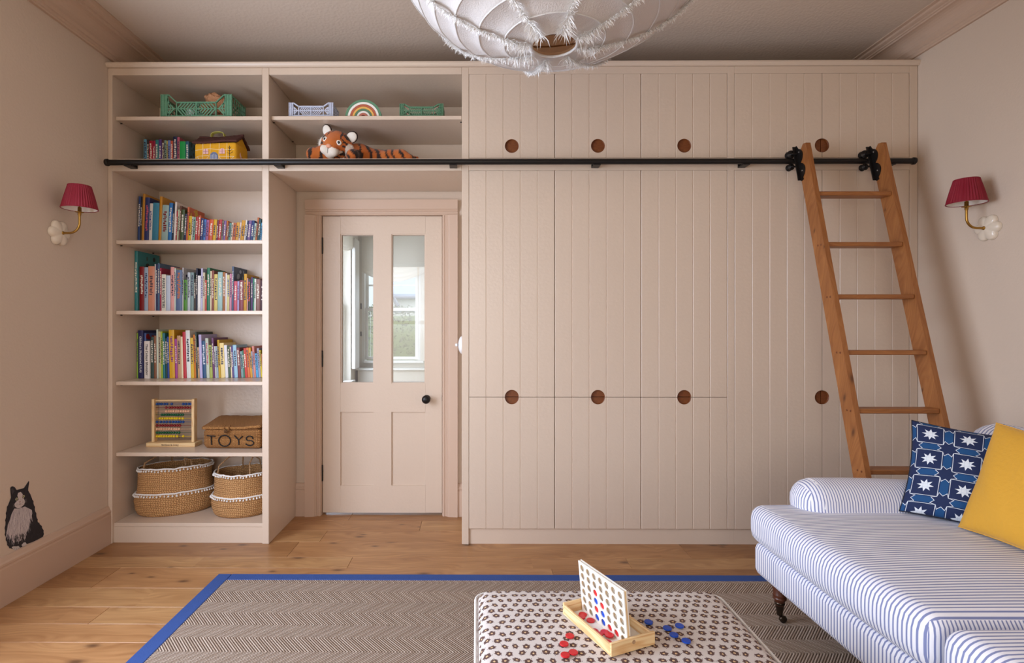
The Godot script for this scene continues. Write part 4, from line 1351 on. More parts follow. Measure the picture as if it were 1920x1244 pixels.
# ---------------------------------------------------------------- things on the shelves
func crate(o: Node3D, w: float, h: float, d: float, dip: float, m: String) -> void:
	# low plastic folding crate; base centre at the node
	var t := 0.004
	part("base", Shape.new().span(Vector3(-w / 2, 0, -d / 2), Vector3(w / 2, 0.012, d / 2), 0.002), m, o)
	for sd in [-1, 1]:
		var s := Shape.new()
		var z: float = sd * (d / 2 - 0.006)
		var k: float = sd
		var bx := func(x0: float, y0: float, x1: float, y1: float, thick: float): s.span(Vector3(x0, y0, z - thick / 2), Vector3(x1, y1, z + thick / 2))
		var e := w * 0.095          # ribbed end posts
		for q in [-1, 1]:
			var xo: float = q * w / 2
			var xi: float = q * (w / 2 - e)
			bx.call(minf(xo, xi), 0.012, maxf(xo, xi), h, 0.004)
			for rr in 3:
				var xr: float = lerpf(xo, xi, 0.08 + rr * 0.42)
				bx.call(xr - 0.0022, 0.012, xr + 0.0022, h, 0.011)
			for rr in 5:
				var yr: float = lerpf(0.02, h - 0.003, rr / 4.0)
				bx.call(minf(xo, xi), yr - 0.0015, maxf(xo, xi), yr + 0.0015, 0.009)
		var xl := w / 2 - e
		var x2 := xl - w * 0.02
		var x1 := xl - w * 0.13
		var hl := h - dip
		# top edge: high, sloping, low, sloping, high
		var edge := [Vector2(-xl, h), Vector2(-x2, h), Vector2(-x1, hl), Vector2(x1, hl), Vector2(x2, h), Vector2(xl, h)]
		for i in edge.size() - 1:
			var a: Vector2 = edge[i]
			var b: Vector2 = edge[i + 1]
			var dd := (b - a).normalized() * 0.001
			s.prism(poly([a - dd, b + dd, b + dd - Vector2(0, 0.009), a - dd - Vector2(0, 0.009)]), z - 0.0045, z + 0.0045)
		bx.call(-xl, 0.012, xl, 0.022, 0.007)
		for q in [-x1, 0.0, x1]:
			bx.call(q - 0.003, 0.022, q + 0.003, hl - 0.008, 0.008)
		# chevron lattice
		var step := h * 0.13
		var mid := (0.022 + hl) / 2
		var n := int(2 * xl / step)
		for i in n + 1:
			var x := -xl + i * step
			var dir := 1.0 if (int(floor((x + x1) / maxf(x1, 0.01))) % 2 == 0) else -1.0
			for up in [1.0, -1.0]:
				var y_end: float = (hl - 0.008) if up > 0 else 0.022
				var lim := h - 0.012 if absf(x) > x1 + step else hl - 0.008
				if up > 0 and absf(x) > x1 + step:
					y_end = minf(lim, hl - 0.008 + (absf(x) - x1) * dip / (x2 - x1) - 0.006)
				var a := Vector2(x, mid)
				var b := Vector2(clampf(x + dir * (absf(y_end - mid)) * 0.9, -xl, xl), y_end)
				var nn := (b - a).normalized().orthogonal() * step * 0.2
				s.prism(poly([a - nn, b - nn, b + nn, a + nn]), z - 0.0015, z + 0.0015)
		bx.call(-xl, mid - 0.0025, xl, mid + 0.0025, 0.004)
		part("long_side", s, m, o)
	for sd in [-1, 1]:
		var s := Shape.new()
		var x: float = sd * (w / 2 - 0.003)
		var hs := h * 0.97
		s.span(Vector3(x - 0.003, 0.012, -d / 2 + 0.012), Vector3(x + 0.003, 0.022, d / 2 - 0.012))
		s.span(Vector3(x - 0.003, hs - 0.01, -d / 2 + 0.012), Vector3(x + 0.003, hs, d / 2 - 0.012))
		for i in 7:
			var z: float = lerpf(-d / 2 + 0.014, d / 2 - 0.014, i / 6.0)
			s.span(Vector3(x - 0.002, 0.022, z - 0.003), Vector3(x + 0.002, hs - 0.01, z + 0.003))
		for i in 3:
			var y: float = lerpf(0.022, hs - 0.01, (i + 1) / 4.0)
			s.span(Vector3(x - 0.0025, y - 0.002, -d / 2 + 0.012), Vector3(x + 0.0025, y + 0.002, d / 2 - 0.012))
		part("short_side", s, m, o)


func lump(r: Vector3, seed_: int, rough: float, n := 18) -> Shape:
	var f := FastNoiseLite.new()
	f.seed = seed_
	f.frequency = 1.3
	f.fractal_octaves = 3
	return Shape.new().sheet(n * 2, n, func(u, v):
		var a: float = -TAU * u
		var b: float = PI * v - PI / 2
		var d := Vector3(cos(a) * cos(b), sin(b), sin(a) * cos(b))
		if u > 0.999:
			d = Vector3(cos(b), sin(b), 0)
		return d * r * (1.0 + rough * f.get_noise_3dv(d * 1.4)))


func top_shelf_things() -> void:
	paint("sage_plastic", rgb(98, 148, 118), 0.45)
	paint("pale_plastic", rgb(190, 196, 214), 0.45)
	paint("deep_green_plastic", rgb(84, 128, 98), 0.45)
	var y := 2.5522
	var o := thing("crate", "large sage green folding crate holding stones, above the narrow bookcase", "crate", Vector3(-1.70, y, -3.325), "folding crates on the top shelf")
	crate(o, 0.435, 0.15, 0.20, 0.045, "sage_plastic")
	o = thing("crate", "pale grey folding crate beside the stacking rainbow", "crate", Vector3(-1.002, y, -3.295), "folding crates on the top shelf")
	crate(o, 0.27, 0.098, 0.14, 0.02, "pale_plastic")
	o = thing("crate", "small dark green folding crate near the wardrobe doors", "crate", Vector3(-0.332, y, -3.285), "folding crates on the top shelf")
	crate(o, 0.265, 0.09, 0.12, 0.018, "deep_green_plastic")
	var m := paint("orange_stone", rgb(206, 152, 112), 0.95)
	m.normal_enabled = true
	m.normal_texture = grain_normal(70, 0.06, 10.0)
	m.normal_scale = 0.9
	triplanar(m, 8.0)
	var st := part("stone", lump(Vector3(0.085, 0.05, 0.04), 3, 0.35), "orange_stone", self, Vector3(-1.613, y + 0.134, -3.335))
	st.rotation = Vector3(0.2, 0.1, -0.5)
	tag(st, "big orange brown stone sticking out of the sage crate", "stone", "stones in the sage crate")
	st = part("stone", lump(Vector3(0.04, 0.045, 0.035), 9, 0.35), "orange_stone", self, Vector3(-1.71, y + 0.09, -3.335))
	tag(st, "small orange brown stone peeping over the sage crate edge", "stone", "stones in the sage crate")
	st = part("stone", lump(Vector3(0.09, 0.024, 0.055), 12, 0.3), "orange_stone", self, Vector3(-1.6, y + 0.04, -3.345))
	tag(st, "flat brown stone at the bottom of the sage crate", "stone", "stones in the sage crate")
	st = part("stone", lump(Vector3(0.032, 0.032, 0.03), 14, 0.5), paint("crystal", rgb(214, 216, 220), 0.18), self, Vector3(-1.74, y + 0.046, -3.265))
	tag(st, "shiny white crystal lump behind the sage crate lattice", "stone", "stones in the sage crate")
	# stacking rainbow of nested arches
	var rb := thing("stacking_rainbow", "wooden stacking rainbow in green, white, rust and yellow", "toy", Vector3(-0.682, y, -3.235))
	var cols := [rgb(92, 136, 104), rgb(236, 232, 222), rgb(178, 92, 64), rgb(226, 172, 88), rgb(88, 124, 92), rgb(230, 224, 214), rgb(182, 104, 84)]
	var rad := [0.110, 0.095, 0.081, 0.067, 0.054, 0.041, 0.029, 0.016]
	for i in 7:
		var ro: float = rad[i]
		var ri: float = rad[i + 1] + 0.0012
		part("arch", Shape.new().prism(poly(arc(Vector2.ZERO, ro, 0, PI, 40) + arc(Vector2.ZERO, ri, PI, 0, 40)), -0.02, 0.02), paint("arch_paint_%d" % i, cols[i], 0.55), rb)


func house_bag() -> void:
	var o := thing("toy_house", "padded yellow fabric toy house with brown roof and handle", "toy", Vector3(-1.572, 2.2872, -3.285))
	o.rotation.y = deg_to_rad(-4)
	var m := paint("yellow_felt", rgb(228, 166, 30), 0.9)
	m.normal_enabled = true
	m.normal_texture = M["blue_binding"].normal_texture
	m.normal_scale = 0.4
	triplanar(m, 6.0)
	paint("brown_velvet", rgb(72, 34, 26), 0.85)
	paint("cream_cord", rgb(244, 222, 170), 0.8)
	paint("pink_felt", rgb(232, 186, 178), 0.9)
	var w := 0.262
	var h := 0.118
	var d := 0.15
	var zf := d / 2
	var bend := func(p: Vector3) -> Vector3:
		var q := p
		q.z += signf(p.z) * 0.006 * (1 - pow(p.x / (w / 2), 2)) * (1 - pow(2 * p.y / h, 2))
		q.x += signf(p.x) * 0.006 * (1 - pow(2 * p.y / h, 2)) * (1 - pow(2 * p.z / d, 2))
		return q
	part("body", Shape.new().soft(Vector3(w, h, d), 0.016, Vector3i(12, 8, 8), bend), "yellow_felt", o, Vector3(0, h / 2, 0))
	# gable ends and quilted roof
	for sd in [-1, 1]:
		part("gable", Shape.new().prism(poly([Vector2(-d / 2 + 0.01, 0), Vector2(d / 2 - 0.01, 0), Vector2(0, 0.05)]), -0.006, 0.006, Transform3D(Basis(Vector3.BACK, Vector3.UP, Vector3.LEFT), Vector3(sd * (w / 2 - 0.008), h - 0.006, 0))), "yellow_felt", o)
	for sd in [-1, 1]:
		var s := Shape.new().soft(Vector3(w + 0.022, 0.014, 0.105), 0.0065, Vector3i(40, 4, 14), func(p: Vector3) -> Vector3:
			return p + Vector3(0, 0.003 * absf(sin(p.x * 110.0)) + 0.002 * sin(p.z * 180.0) + 0.004 * sin(p.x * 21.0), 0))
		var r := part("roof_panel", s, "brown_velvet", o, Vector3(0, h + 0.024, sd * 0.04))
		r.rotation.x = sd * deg_to_rad(34)
	part("roof_ridge", Shape.new().tube([Vector3(-w / 2 - 0.01, h + 0.058, 0), Vector3(-0.02, h + 0.05, 0), Vector3(w / 2 + 0.01, h + 0.062, 0)], 0.008, 8), "brown_velvet", o)
	var hp := []
	for k in 9:
		var a := PI * k / 8.0
		hp.append(Vector3(-0.02 - cos(a) * 0.042, h + 0.056 + sqrt(maxf(sin(a), 0.0)) * 0.03, 0.004))
	var s2 := Shape.new()
	for k in 8:
		var a: Vector3 = hp[k]
		var b: Vector3 = hp[k + 1]
		var along := (b - a)
		var nn := Vector3(-along.y, along.x, 0).normalized()
		s2.box((a + b) / 2, Vector3(along.length() + 0.002, 0.003, 0.026), 0.001, Vector2.ZERO, Transform3D(Basis(along.normalized(), nn, Vector3.BACK), (a + b) / 2 - Basis(along.normalized(), nn, Vector3.BACK) * ((a + b) / 2)))
	part("handle", s2, paint("lime_webbing", rgb(196, 190, 92), 0.85), o)
	# stitched panel lines on the front
	var cord := func(pts: Array):
		var p := []
		for q in pts:
			p.append(Vector3(q.x, q.y, zf + 0.0045 * (1 - pow(q.x / (w / 2), 2)) * (1 - pow((q.y - h / 2) / (h / 2), 2)) + 0.0012))
		part("panel_cord", Shape.new().tube(p, 0.0018, 5), "cream_cord", o)
	for x in [-0.078, -0.031, 0.025, 0.073]:
		cord.call([Vector2(x, 0.006), Vector2(x + 0.003, 0.05), Vector2(x + 0.004, h - 0.008)])
	cord.call([Vector2(-0.122, 0.07), Vector2(-0.06, 0.077), Vector2(-0.03, 0.077), Vector2(0.03, 0.07), Vector2(0.122, 0.071)])
	cord.call([Vector2(-0.122, 0.026), Vector2(-0.1, 0.034), Vector2(-0.036, 0.036)])
	cord.call([Vector2(0.026, 0.03), Vector2(0.122, 0.028)])
	for e in [[-0.06, 0.006, -0.034, 0.034], [0.026, 0.03, 0.046, 0.006], [0.092, 0.006, 0.12, 0.027], [-0.11, 0.03, -0.09, 0.008]]:
		cord.call([Vector2(e[0], e[1]), Vector2(e[2], e[3])])
	# two arched windows, a striped door, a stitched tree, a round badge on the side
	for x in [-0.054, 0.049]:
		var wi := part("window", Shape.new().prism(poly(arc(Vector2(0, 0.004), 0.0165, 0, PI, 12) + [Vector2(-0.0165, -0.012), Vector2(0.0165, -0.012)]), 0, 0.003), "pink_felt", o, Vector3(x, 0.057, zf + 0.0045))
		part("window_bar", Shape.new().span(Vector3(-0.001, -0.012, 0.003), Vector3(0.001, 0.02, 0.0045)).span(Vector3(-0.016, 0.002, 0.003), Vector3(0.016, 0.004, 0.0045)), paint("mauve_thread", rgb(168, 110, 128), 0.8) if not "mauve_thread" in M else M["mauve_thread"], wi)
	var dr := part("door", Shape.new().prism(poly(arc(Vector2(0, 0.03), 0.025, 0, PI, 14) + [Vector2(-0.025, 0.001), Vector2(0.025, 0.001)]), 0, 0.004), paint("blue_stripe_felt", rgb(112, 122, 152), 0.9), o, Vector3(-0.003, 0.001, zf + 0.003))
	for i in 5:
		part("door_stripe", Shape.new().span(Vector3(-0.018 + i * 0.009 - 0.0015, 0.002, 0.004), Vector3(-0.018 + i * 0.009 + 0.0015, 0.044 - absf(i - 2) * 0.004, 0.005)), paint("white_stripe", rgb(196, 202, 214), 0.9) if not "white_stripe" in M else M["white_stripe"], dr)
	paint("black_thread", rgb(40, 34, 24), 0.8)
	var tr := bare("stitched_tree", o, Vector3(0.093, 0.004, zf + 0.002))
	part("trunk", Shape.new().tube([Vector3(0, 0, 0), Vector3(0, 0.088, 0.002)], 0.0016, 5), "black_thread", tr)
	for e in [[0.04, 0.02], [0.056, 0.017], [0.07, 0.01]]:
		for sg in [-1, 1]:
			part("branch", Shape.new().tube([Vector3(0, e[0], 0.001), Vector3(sg * e[1], e[0] + 0.012, 0.001)], 0.0012, 5), "black_thread", tr)
	part("badge", Shape.new().lathe([Vector2(0.018, 0), Vector2(0.018, 0.003), Vector2(0, 0.003)], 18, Transform3D(Basis(Vector3.UP, Vector3.RIGHT, Vector3.FORWARD), Vector3(w / 2 + 0.002, 0.05, 0.02))), "pink_felt", o)


func abacus() -> void:
	var o := thing("abacus", "wooden bead abacus with ten rows of coloured beads", "abacus", Vector3(-1.921, 0.5342, -3.38))
	o.rotation.y = deg_to_rad(0.5)
	part("base", Shape.new().span(Vector3(-0.154, 0, -0.05), Vector3(0.154, 0.026, 0.044), 0.003, Vector2(0, 0.1)), "pine", o)
	var tx := letters("Melissa & Doug", 0.014, 0.0006, "Droid Serif", 700)
	part("maker_name", tx, paint("brown_print", rgb(92, 62, 44), 0.7), o, Vector3(-0.002, 0.013, 0.0444))
	for e in [-0.126, 0.126]:
		part("post", Shape.new().span(Vector3(e - 0.009, 0.026, -0.022), Vector3(e + 0.009, 0.298, 0.016), 0.002, Vector2(e * 4, 0.1)), "pine", o)
	part("top_bar", Shape.new().tube([Vector3(-0.117, 0.286, -0.003), Vector3(0.117, 0.286, -0.003)], 0.0065, 10), "pine", o)
	var cols := {"b": rgb(16, 72, 142), "r": rgb(130, 14, 24), "n": rgb(228, 178, 142), "g": rgb(8, 88, 52), "y": rgb(228, 196, 24)}
	for k in cols:
		paint("bead_" + k, cols[k], 0.28)
	# centres of the beads in hundredths of the free width
	var rows := [["b", [3, 9, 15, 23, 30, 43, 74, 81, 89, 95]], ["r", [28, 37, 44, 51, 58, 65, 71, 79, 86, 94]], ["n", [28, 35, 41, 48, 55, 61, 68, 75, 81, 88]], ["g", [16, 22, 29, 35, 42, 48, 54, 60, 67, 73]], ["y", [11, 18, 25, 31, 38, 44, 51, 57, 65, 73]], ["b", [3, 13, 21, 29, 38, 46, 53, 60, 67, 74]], ["r", [3, 11, 18, 25, 31, 38, 44, 51, 58, 65]], ["n", [3, 9, 15, 22, 29, 36, 43, 50, 56, 63]], ["g", [3, 9, 15, 22, 29, 35, 42, 49, 56, 63]], ["y", [3, 9, 15, 22, 29, 36, 42, 49, 58, 74]]]
	var bead := Shape.new().lathe([Vector2(0.0022, -0.0076), Vector2(0.0062, -0.0058), Vector2(0.0084, -0.0024), Vector2(0.0084, 0.0024), Vector2(0.0062, 0.0058), Vector2(0.0022, 0.0076)], 14, Transform3D(Basis(Vector3.UP, Vector3.RIGHT, Vector3.FORWARD), Vector3.ZERO)).mesh()
	for j in 10:
		var y := 0.264 - 0.0228 * j
		var w := part("wire", Shape.new().tube([Vector3(-0.117, 0, 0), Vector3(0.117, 0, 0)], 0.0014, 6), "bead_" + rows[j][0], o, Vector3(0, y, -0.003))
		for x in rows[j][1]:
			part("bead", bead, "bead_" + rows[j][0], w, Vector3(-0.117 + 0.234 * x / 100.0, 0, 0))


# ---------------------------------------------------------------- baskets
func weaves() -> void:
	var braid := func(x: int, y: int) -> float:
		var row := y / 16
		var xx: float = fposmod(x + (8 if row % 2 else 0) + (y % 16) * (0.6 if row % 2 else -0.6), 16.0)
		return sin(xx / 16.0 * PI) * sin(((y % 16) + 0.5) / 16.0 * PI)
	var nz := FastNoiseLite.new()
	nz.seed = 77
	nz.frequency = 0.09
	var tex := picture(128, 128, func(x, y):
		var h: float = braid.call(x, y)
		return rgb(138, 104, 68).lerp(rgb(228, 196, 152), clampf(h * 1.1 + 0.2 + nz.get_noise_2d(x, y) * 0.5, 0, 1)))
	var hm := picture(128, 128, func(x, y):
		var h: float = braid.call(x, y)
		return Color(h, h, h))
	for e in [["seagrass", rgb(250, 226, 196)], ["dark_seagrass", rgb(206, 172, 128)]]:
		var m := paint(e[0], e[1], 0.85)
		m.albedo_texture = tex
		m.heightmap_enabled = true
		m.heightmap_texture = hm
		m.heightmap_scale = 0.4
	M["dark_seagrass"].uv1_scale = Vector3(14, 14, 1)
	M["seagrass"].uv1_scale = Vector3(11, 11, 1)
	paint("pompom_white", rgb(238, 236, 232), 0.95)
	paint("jute_rope", rgb(170, 134, 96), 0.9)


func belly_basket(o: Node3D, a: float, b: float, h: float, seed_: int) -> void:
	# oval basket of coiled seagrass: full lower half, a step at the fold, slimmer upper half; a, b: half axes
	var prof := [[0.0, 0.86], [0.05, 0.95], [0.15, 1.0], [0.3, 1.03], [0.42, 1.02], [0.475, 1.0], [0.485, 0.98], [0.5, 0.962], [0.56, 0.95], [0.7, 0.935], [0.85, 0.93], [1.0, 0.935]]
	var at := func(v: float) -> float:
		for i in prof.size() - 1:
			if v <= prof[i + 1][0]:
				return lerpf(prof[i][1], prof[i + 1][1], (v - prof[i][0]) / (prof[i + 1][0] - prof[i][0]))
		return prof[-1][1]
	var rows := 66
	var wob := FastNoiseLite.new()
	wob.seed = seed_
	wob.frequency = 0.9
	var place := func(u: float, v: float, inner: float) -> Vector3:
		var g: float = -TAU * u
		var s: float = at.call(v)
		var coil: float = 0.0022 * absf(sin(v * rows * 0.5 * PI)) if inner == 0.0 else 0.0
		var k: float = 1.0 + 0.02 * wob.get_noise_3d(cos(g) * 2, sin(g) * 2, v * 3)
		return Vector3(cos(g) * (a * s * k + coil - inner), v * h + 0.01 * v * wob.get_noise_2d(cos(g) * 2, sin(g) * 2 + 9), sin(g) * (b * s * k + coil - inner))
	var len := PI * (a + b)
	part("outside", Shape.new().sheet(60, rows, func(u, v): return place.call(u, v, 0.0), func(u, v, _p): return Vector2(u * len, -v * h)), "seagrass", o)
	part("inside", Shape.new().sheet(48, 24, func(u, v): return place.call(1.0 - u, v, 0.009), func(u, v, _p): return Vector2(u * len, -v * h)), "seagrass", o)
	part("bottom", Shape.new().sheet(48, 5, func(u, v):
		var p: Vector3 = place.call(u, 0.0, 0.0)
		return Vector3(p.x * v, 0.004 * (1.0 - v), p.z * v), func(_u, _v, p): return Vector2(p.x, p.z)), "seagrass", o)
	for v in [0.99, 0.478]:
		var loop := []
		for k in 64:
			var p: Vector3 = place.call(k / 64.0, v, -0.002)
			loop.append(p)
		var band := part("trim_band", Shape.new().tube(loop, 0.0048, 8, true), "pompom_white", o)
		var s := Shape.new()
		var n := int(len / 0.0165)
		for k in n:
			var p: Vector3 = place.call(float(k) / n, v - 0.042, -0.007)
			p += Vector3(rng.randf_range(-1, 1), rng.randf_range(-1, 1), rng.randf_range(-1, 1)) * 0.0018
			s.ball(p, Vector3.ONE * rng.randf_range(0.0048, 0.0062), 8, 5)
			var q: Vector3 = place.call(float(k) / n, v, -0.005)
			s.tube([q, p], 0.0012, 4, false, false)
		part("pompoms", s, "pompom_white", band).set_meta("kind", "stuff")


func rope(pts: Array, r: float) -> Shape:      # two strands twisted round a path
	var s := Shape.new()
	var c := Curve3D.new()
	for i in pts.size():
		var d: Vector3 = (pts[mini(i + 1, pts.size() - 1)] - pts[maxi(i - 1, 0)]) / 6.0
		c.add_point(pts[i], -d, d)
	var l := c.get_baked_length()
	var n := int(maxf(8, l / 0.006))
	for k in 2:
		var p := []
		for i in n + 1:
			var q := c.sample_baked(l * i / n)
			var g := l * i / n * 190.0 + PI * k
			p.append(q + Vector3(cos(g), 0.4 * sin(g), sin(g)) * r * 0.55)
		s.tube(p, r * 0.62, 6)
	return s


func baskets() -> void:
	weaves()
	var yb := 0.1172
	var o := thing("basket", "wide oval seagrass basket with white pompom trim, lower shelf by the wall", "basket", Vector3(-1.92, yb, -3.40), "pompom baskets on the bottom shelf")
	o.rotation.y = deg_to_rad(26)
	belly_basket(o, 0.222, 0.128, 0.295, 4)
	part("handle", rope([Vector3(-0.185, 0.25, 0.05), Vector3(-0.165, 0.33, 0.045), Vector3(-0.09, 0.365, 0.0), Vector3(-0.02, 0.37, -0.05), Vector3(-0.03, 0.3, -0.105)], 0.006), "jute_rope", o)
	part("handle", rope([Vector3(0.10, 0.27, 0.098), Vector3(0.085, 0.33, 0.07), Vector3(0.05, 0.338, 0.045), Vector3(0.06, 0.28, 0.06)], 0.005), "jute_rope", o)
	o = thing("basket", "rounder seagrass basket with white pompom trim, partly behind the upright", "basket", Vector3(-1.482, yb, -3.385), "pompom baskets on the bottom shelf")
	o.rotation.y = deg_to_rad(14)
	belly_basket(o, 0.178, 0.152, 0.265, 8)
	part("handle", rope([Vector3(-0.14, 0.24, 0.06), Vector3(-0.13, 0.31, 0.06), Vector3(-0.075, 0.36, 0.04), Vector3(-0.01, 0.34, -0.05), Vector3(-0.02, 0.25, -0.1)], 0.005), "jute_rope", o)
	part("handle", rope([Vector3(0.06, 0.24, 0.125), Vector3(0.055, 0.33, 0.11), Vector3(0.075, 0.37, 0.08), Vector3(0.1, 0.33, 0.02), Vector3(0.1, 0.25, -0.06)], 0.005), "jute_rope", o)
	# lidded box lettered TOYS
	o = thing("toy_basket", "rectangular lidded wicker basket lettered TOYS beside the abacus", "basket", Vector3(-1.508, 0.5342, -3.40))
	o.rotation.y = deg_to_rad(-2)
	var w := 0.365
	var h := 0.125
	var d := 0.235
	var ripple := func(p: Vector3) -> Vector3:
		var q := p
		var k: float = 0.0016 * sin(p.y * 620.0)
		q.x += signf(p.x) * k * (1.0 if absf(p.x) > w / 2 - 0.02 else 0.0) + p.x * 0.12 * (p.y + h / 2)
		q.z += signf(p.z) * k * (1.0 if absf(p.z) > d / 2 - 0.02 else 0.0) + p.z * 0.06 * (p.y + h / 2)
		return q
	part("body", Shape.new().soft(Vector3(w, h, d), 0.03, Vector3i(16, 44, 14), ripple, func(p, n): return Vector2(p.x + p.z, -p.y) if absf(n.y) < 0.5 else Vector2(p.x, p.z)), "dark_seagrass", o, Vector3(0, h / 2, 0))
	var lid := Shape.new().soft(Vector3(w + 0.012, 0.022, d + 0.01), 0.0108, Vector3i(26, 5, 20), func(p: Vector3) -> Vector3:
		var e := 1.0 - pow(2 * p.z / d, 4)
		return p + Vector3(0, 0.008 * cos(p.x * 15.0 + 1.6) * e + 0.012 * smoothstep(0.02, 0.2, p.x) + 0.0012 * sin(p.x * 420.0) + 0.03 * smoothstep(0.12, -0.12, p.z), 0), func(p, _n): return Vector2(p.x, p.z))
	part("lid", lid, "dark_seagrass", o, Vector3(0, h + 0.004, 0))
	part("toggle", rope([Vector3(-0.045, h + 0.02, d / 2 - 0.01), Vector3(-0.04, h - 0.002, d / 2 + 0.014), Vector3(-0.022, h - 0.018, d / 2 + 0.016), Vector3(-0.008, h - 0.002, d / 2 + 0.016), Vector3(-0.012, h + 0.02, d / 2 - 0.008)], 0.0045), "dark_seagrass", o)
	part("knot", lump(Vector3(0.012, 0.011, 0.008), 5, 0.3, 8), "dark_seagrass", o, Vector3(-0.026, h - 0.012, d / 2 + 0.018))
	paint("black_yarn", rgb(26, 24, 24), 0.85)
	var z := d / 2 + 0.0025
	var ink := func(parent: Node3D, pts: Array, closed := false):
		var p := []
		for q in pts:
			p.append(Vector3(q.x, q.y, z + 0.03 * q.y + 0.001))
		part("stroke", Shape.new().tube(p, 0.0034, 7, closed), "black_yarn", parent)
	var base := bare("lettering", o)
	ink.call(base, [Vector2(-0.150, 0.083), Vector2(-0.098, 0.080)])
	ink.call(base, [Vector2(-0.124, 0.081), Vector2(-0.122, 0.026)])
	var ring := []
	for k in 24:
		ring.append(Vector2(-0.040, 0.052) + Vector2.from_angle(TAU * k / 24) * Vector2(0.037, 0.034))
	ink.call(base, ring, true)
	ink.call(base, [Vector2(0.022, 0.085), Vector2(0.048, 0.059), Vector2(0.05, 0.028)])
	ink.call(base, [Vector2(0.073, 0.081), Vector2(0.048, 0.059)])
	var sw := []
	for k in 9:
		sw.append(Vector2(0.117, 0.067) + Vector2.from_angle(lerpf(-0.2, PI * 1.28, k / 8.0)) * Vector2(0.021, 0.016))
	for k in 9:
		sw.append(Vector2(0.117, 0.04) + Vector2.from_angle(lerpf(PI * 0.38, -PI * 0.92, k / 8.0)) * Vector2(0.025, 0.016))
	ink.call(base, sw)


# ---------------------------------------------------------------- books
func hue(called: String, c: Color, rough := 0.5) -> String:
	if not called in M:
		paint(called, c, rough)
	return called


# w, h, d: thickness, height, depth; the node stands at the foot of the spine, which faces +z
func book(o: Node3D, w: float, h: float, d: float, c: Color, ink, title := "", side = null) -> void:
	var key := "cover_%s" % c.to_html(false)
	hue(key, c, 0.42)
	var b := minf(0.0026, w * 0.22)
	var s := Shape.new()
	s.box(Vector3(-w / 2 + b / 2, h / 2, -d / 2 - 0.001), Vector3(b, h, d - 0.002), 0.0004)
	s.box(Vector3(w / 2 - b / 2, h / 2, -d / 2 - 0.001), Vector3(b, h, d - 0.002), 0.0004)
	var prof := []
	for k in 7:
		var a := PI * k / 6.0
		prof.append(Vector2(cos(a) * w / 2, sin(a) * minf(0.0035, w * 0.25) - 0.0035))
	prof += [Vector2(-w / 2 + b, -0.006), Vector2(w / 2 - b, -0.006)]
	s.prism(poly(prof), -h, 0, Transform3D(Basis(Vector3.RIGHT, Vector3.BACK, Vector3.DOWN), Vector3.ZERO))
	part("cover", s, key, o)
	var iw := w - 2 * b - 0.0002
	if iw > 0.0008:
		part("pages", Shape.new().span(Vector3(-iw / 2, 0.003, -0.007), Vector3(iw / 2, h - 0.003, -d + 0.004)), hue("paper", rgb(232, 224, 206), 0.9), o)
	var zf := 0.0003
	if title:
		var t := letters(title, 1.0, 0.01, "Droid Sans", 700)
		var fit: float = minf(w * 0.62, h * 0.78 / (title.length() * 0.66))
		t.pixel_size = fit / 24.0
		t.depth = 0.0008
		var p := part("spine_title", t, hue("ink_" + ink.to_html(false), ink), o, Vector3(0, h * 0.5, zf))
		p.rotation.z = -PI / 2
	elif ink != null and w > 0.006:
		var m := Shape.new()
		var y := h * rng.randf_range(0.3, 0.42)
		var end := h * rng.randf_range(0.78, 0.92)
		while y < end:
			var l := rng.randf_range(0.004, 0.012)
			m.box(Vector3(rng.randf_range(-0.1, 0.1) * w, y + l / 2, zf - 0.0004), Vector3(w * rng.randf_range(0.3, 0.5), l, 0.0012))
			y += l + rng.randf_range(0.002, 0.005)
		part("spine_print", m, hue("ink_" + ink.to_html(false), ink), o).set_meta("kind", "stuff")
	if side != null:           # print on the cover that faces +x
		var m := Shape.new()
		for k in 26:
			m.ball(Vector3(w / 2, rng.randf_range(0.06, 0.96) * h, -rng.randf_range(0.08, 0.92) * d), Vector3(0.0006, rng.randf_range(0.006, 0.02), rng.randf_range(0.006, 0.024)), 8, 4)
		part("cover_print", m, hue("ink_" + side.to_html(false), side), o).set_meta("kind", "stuff")


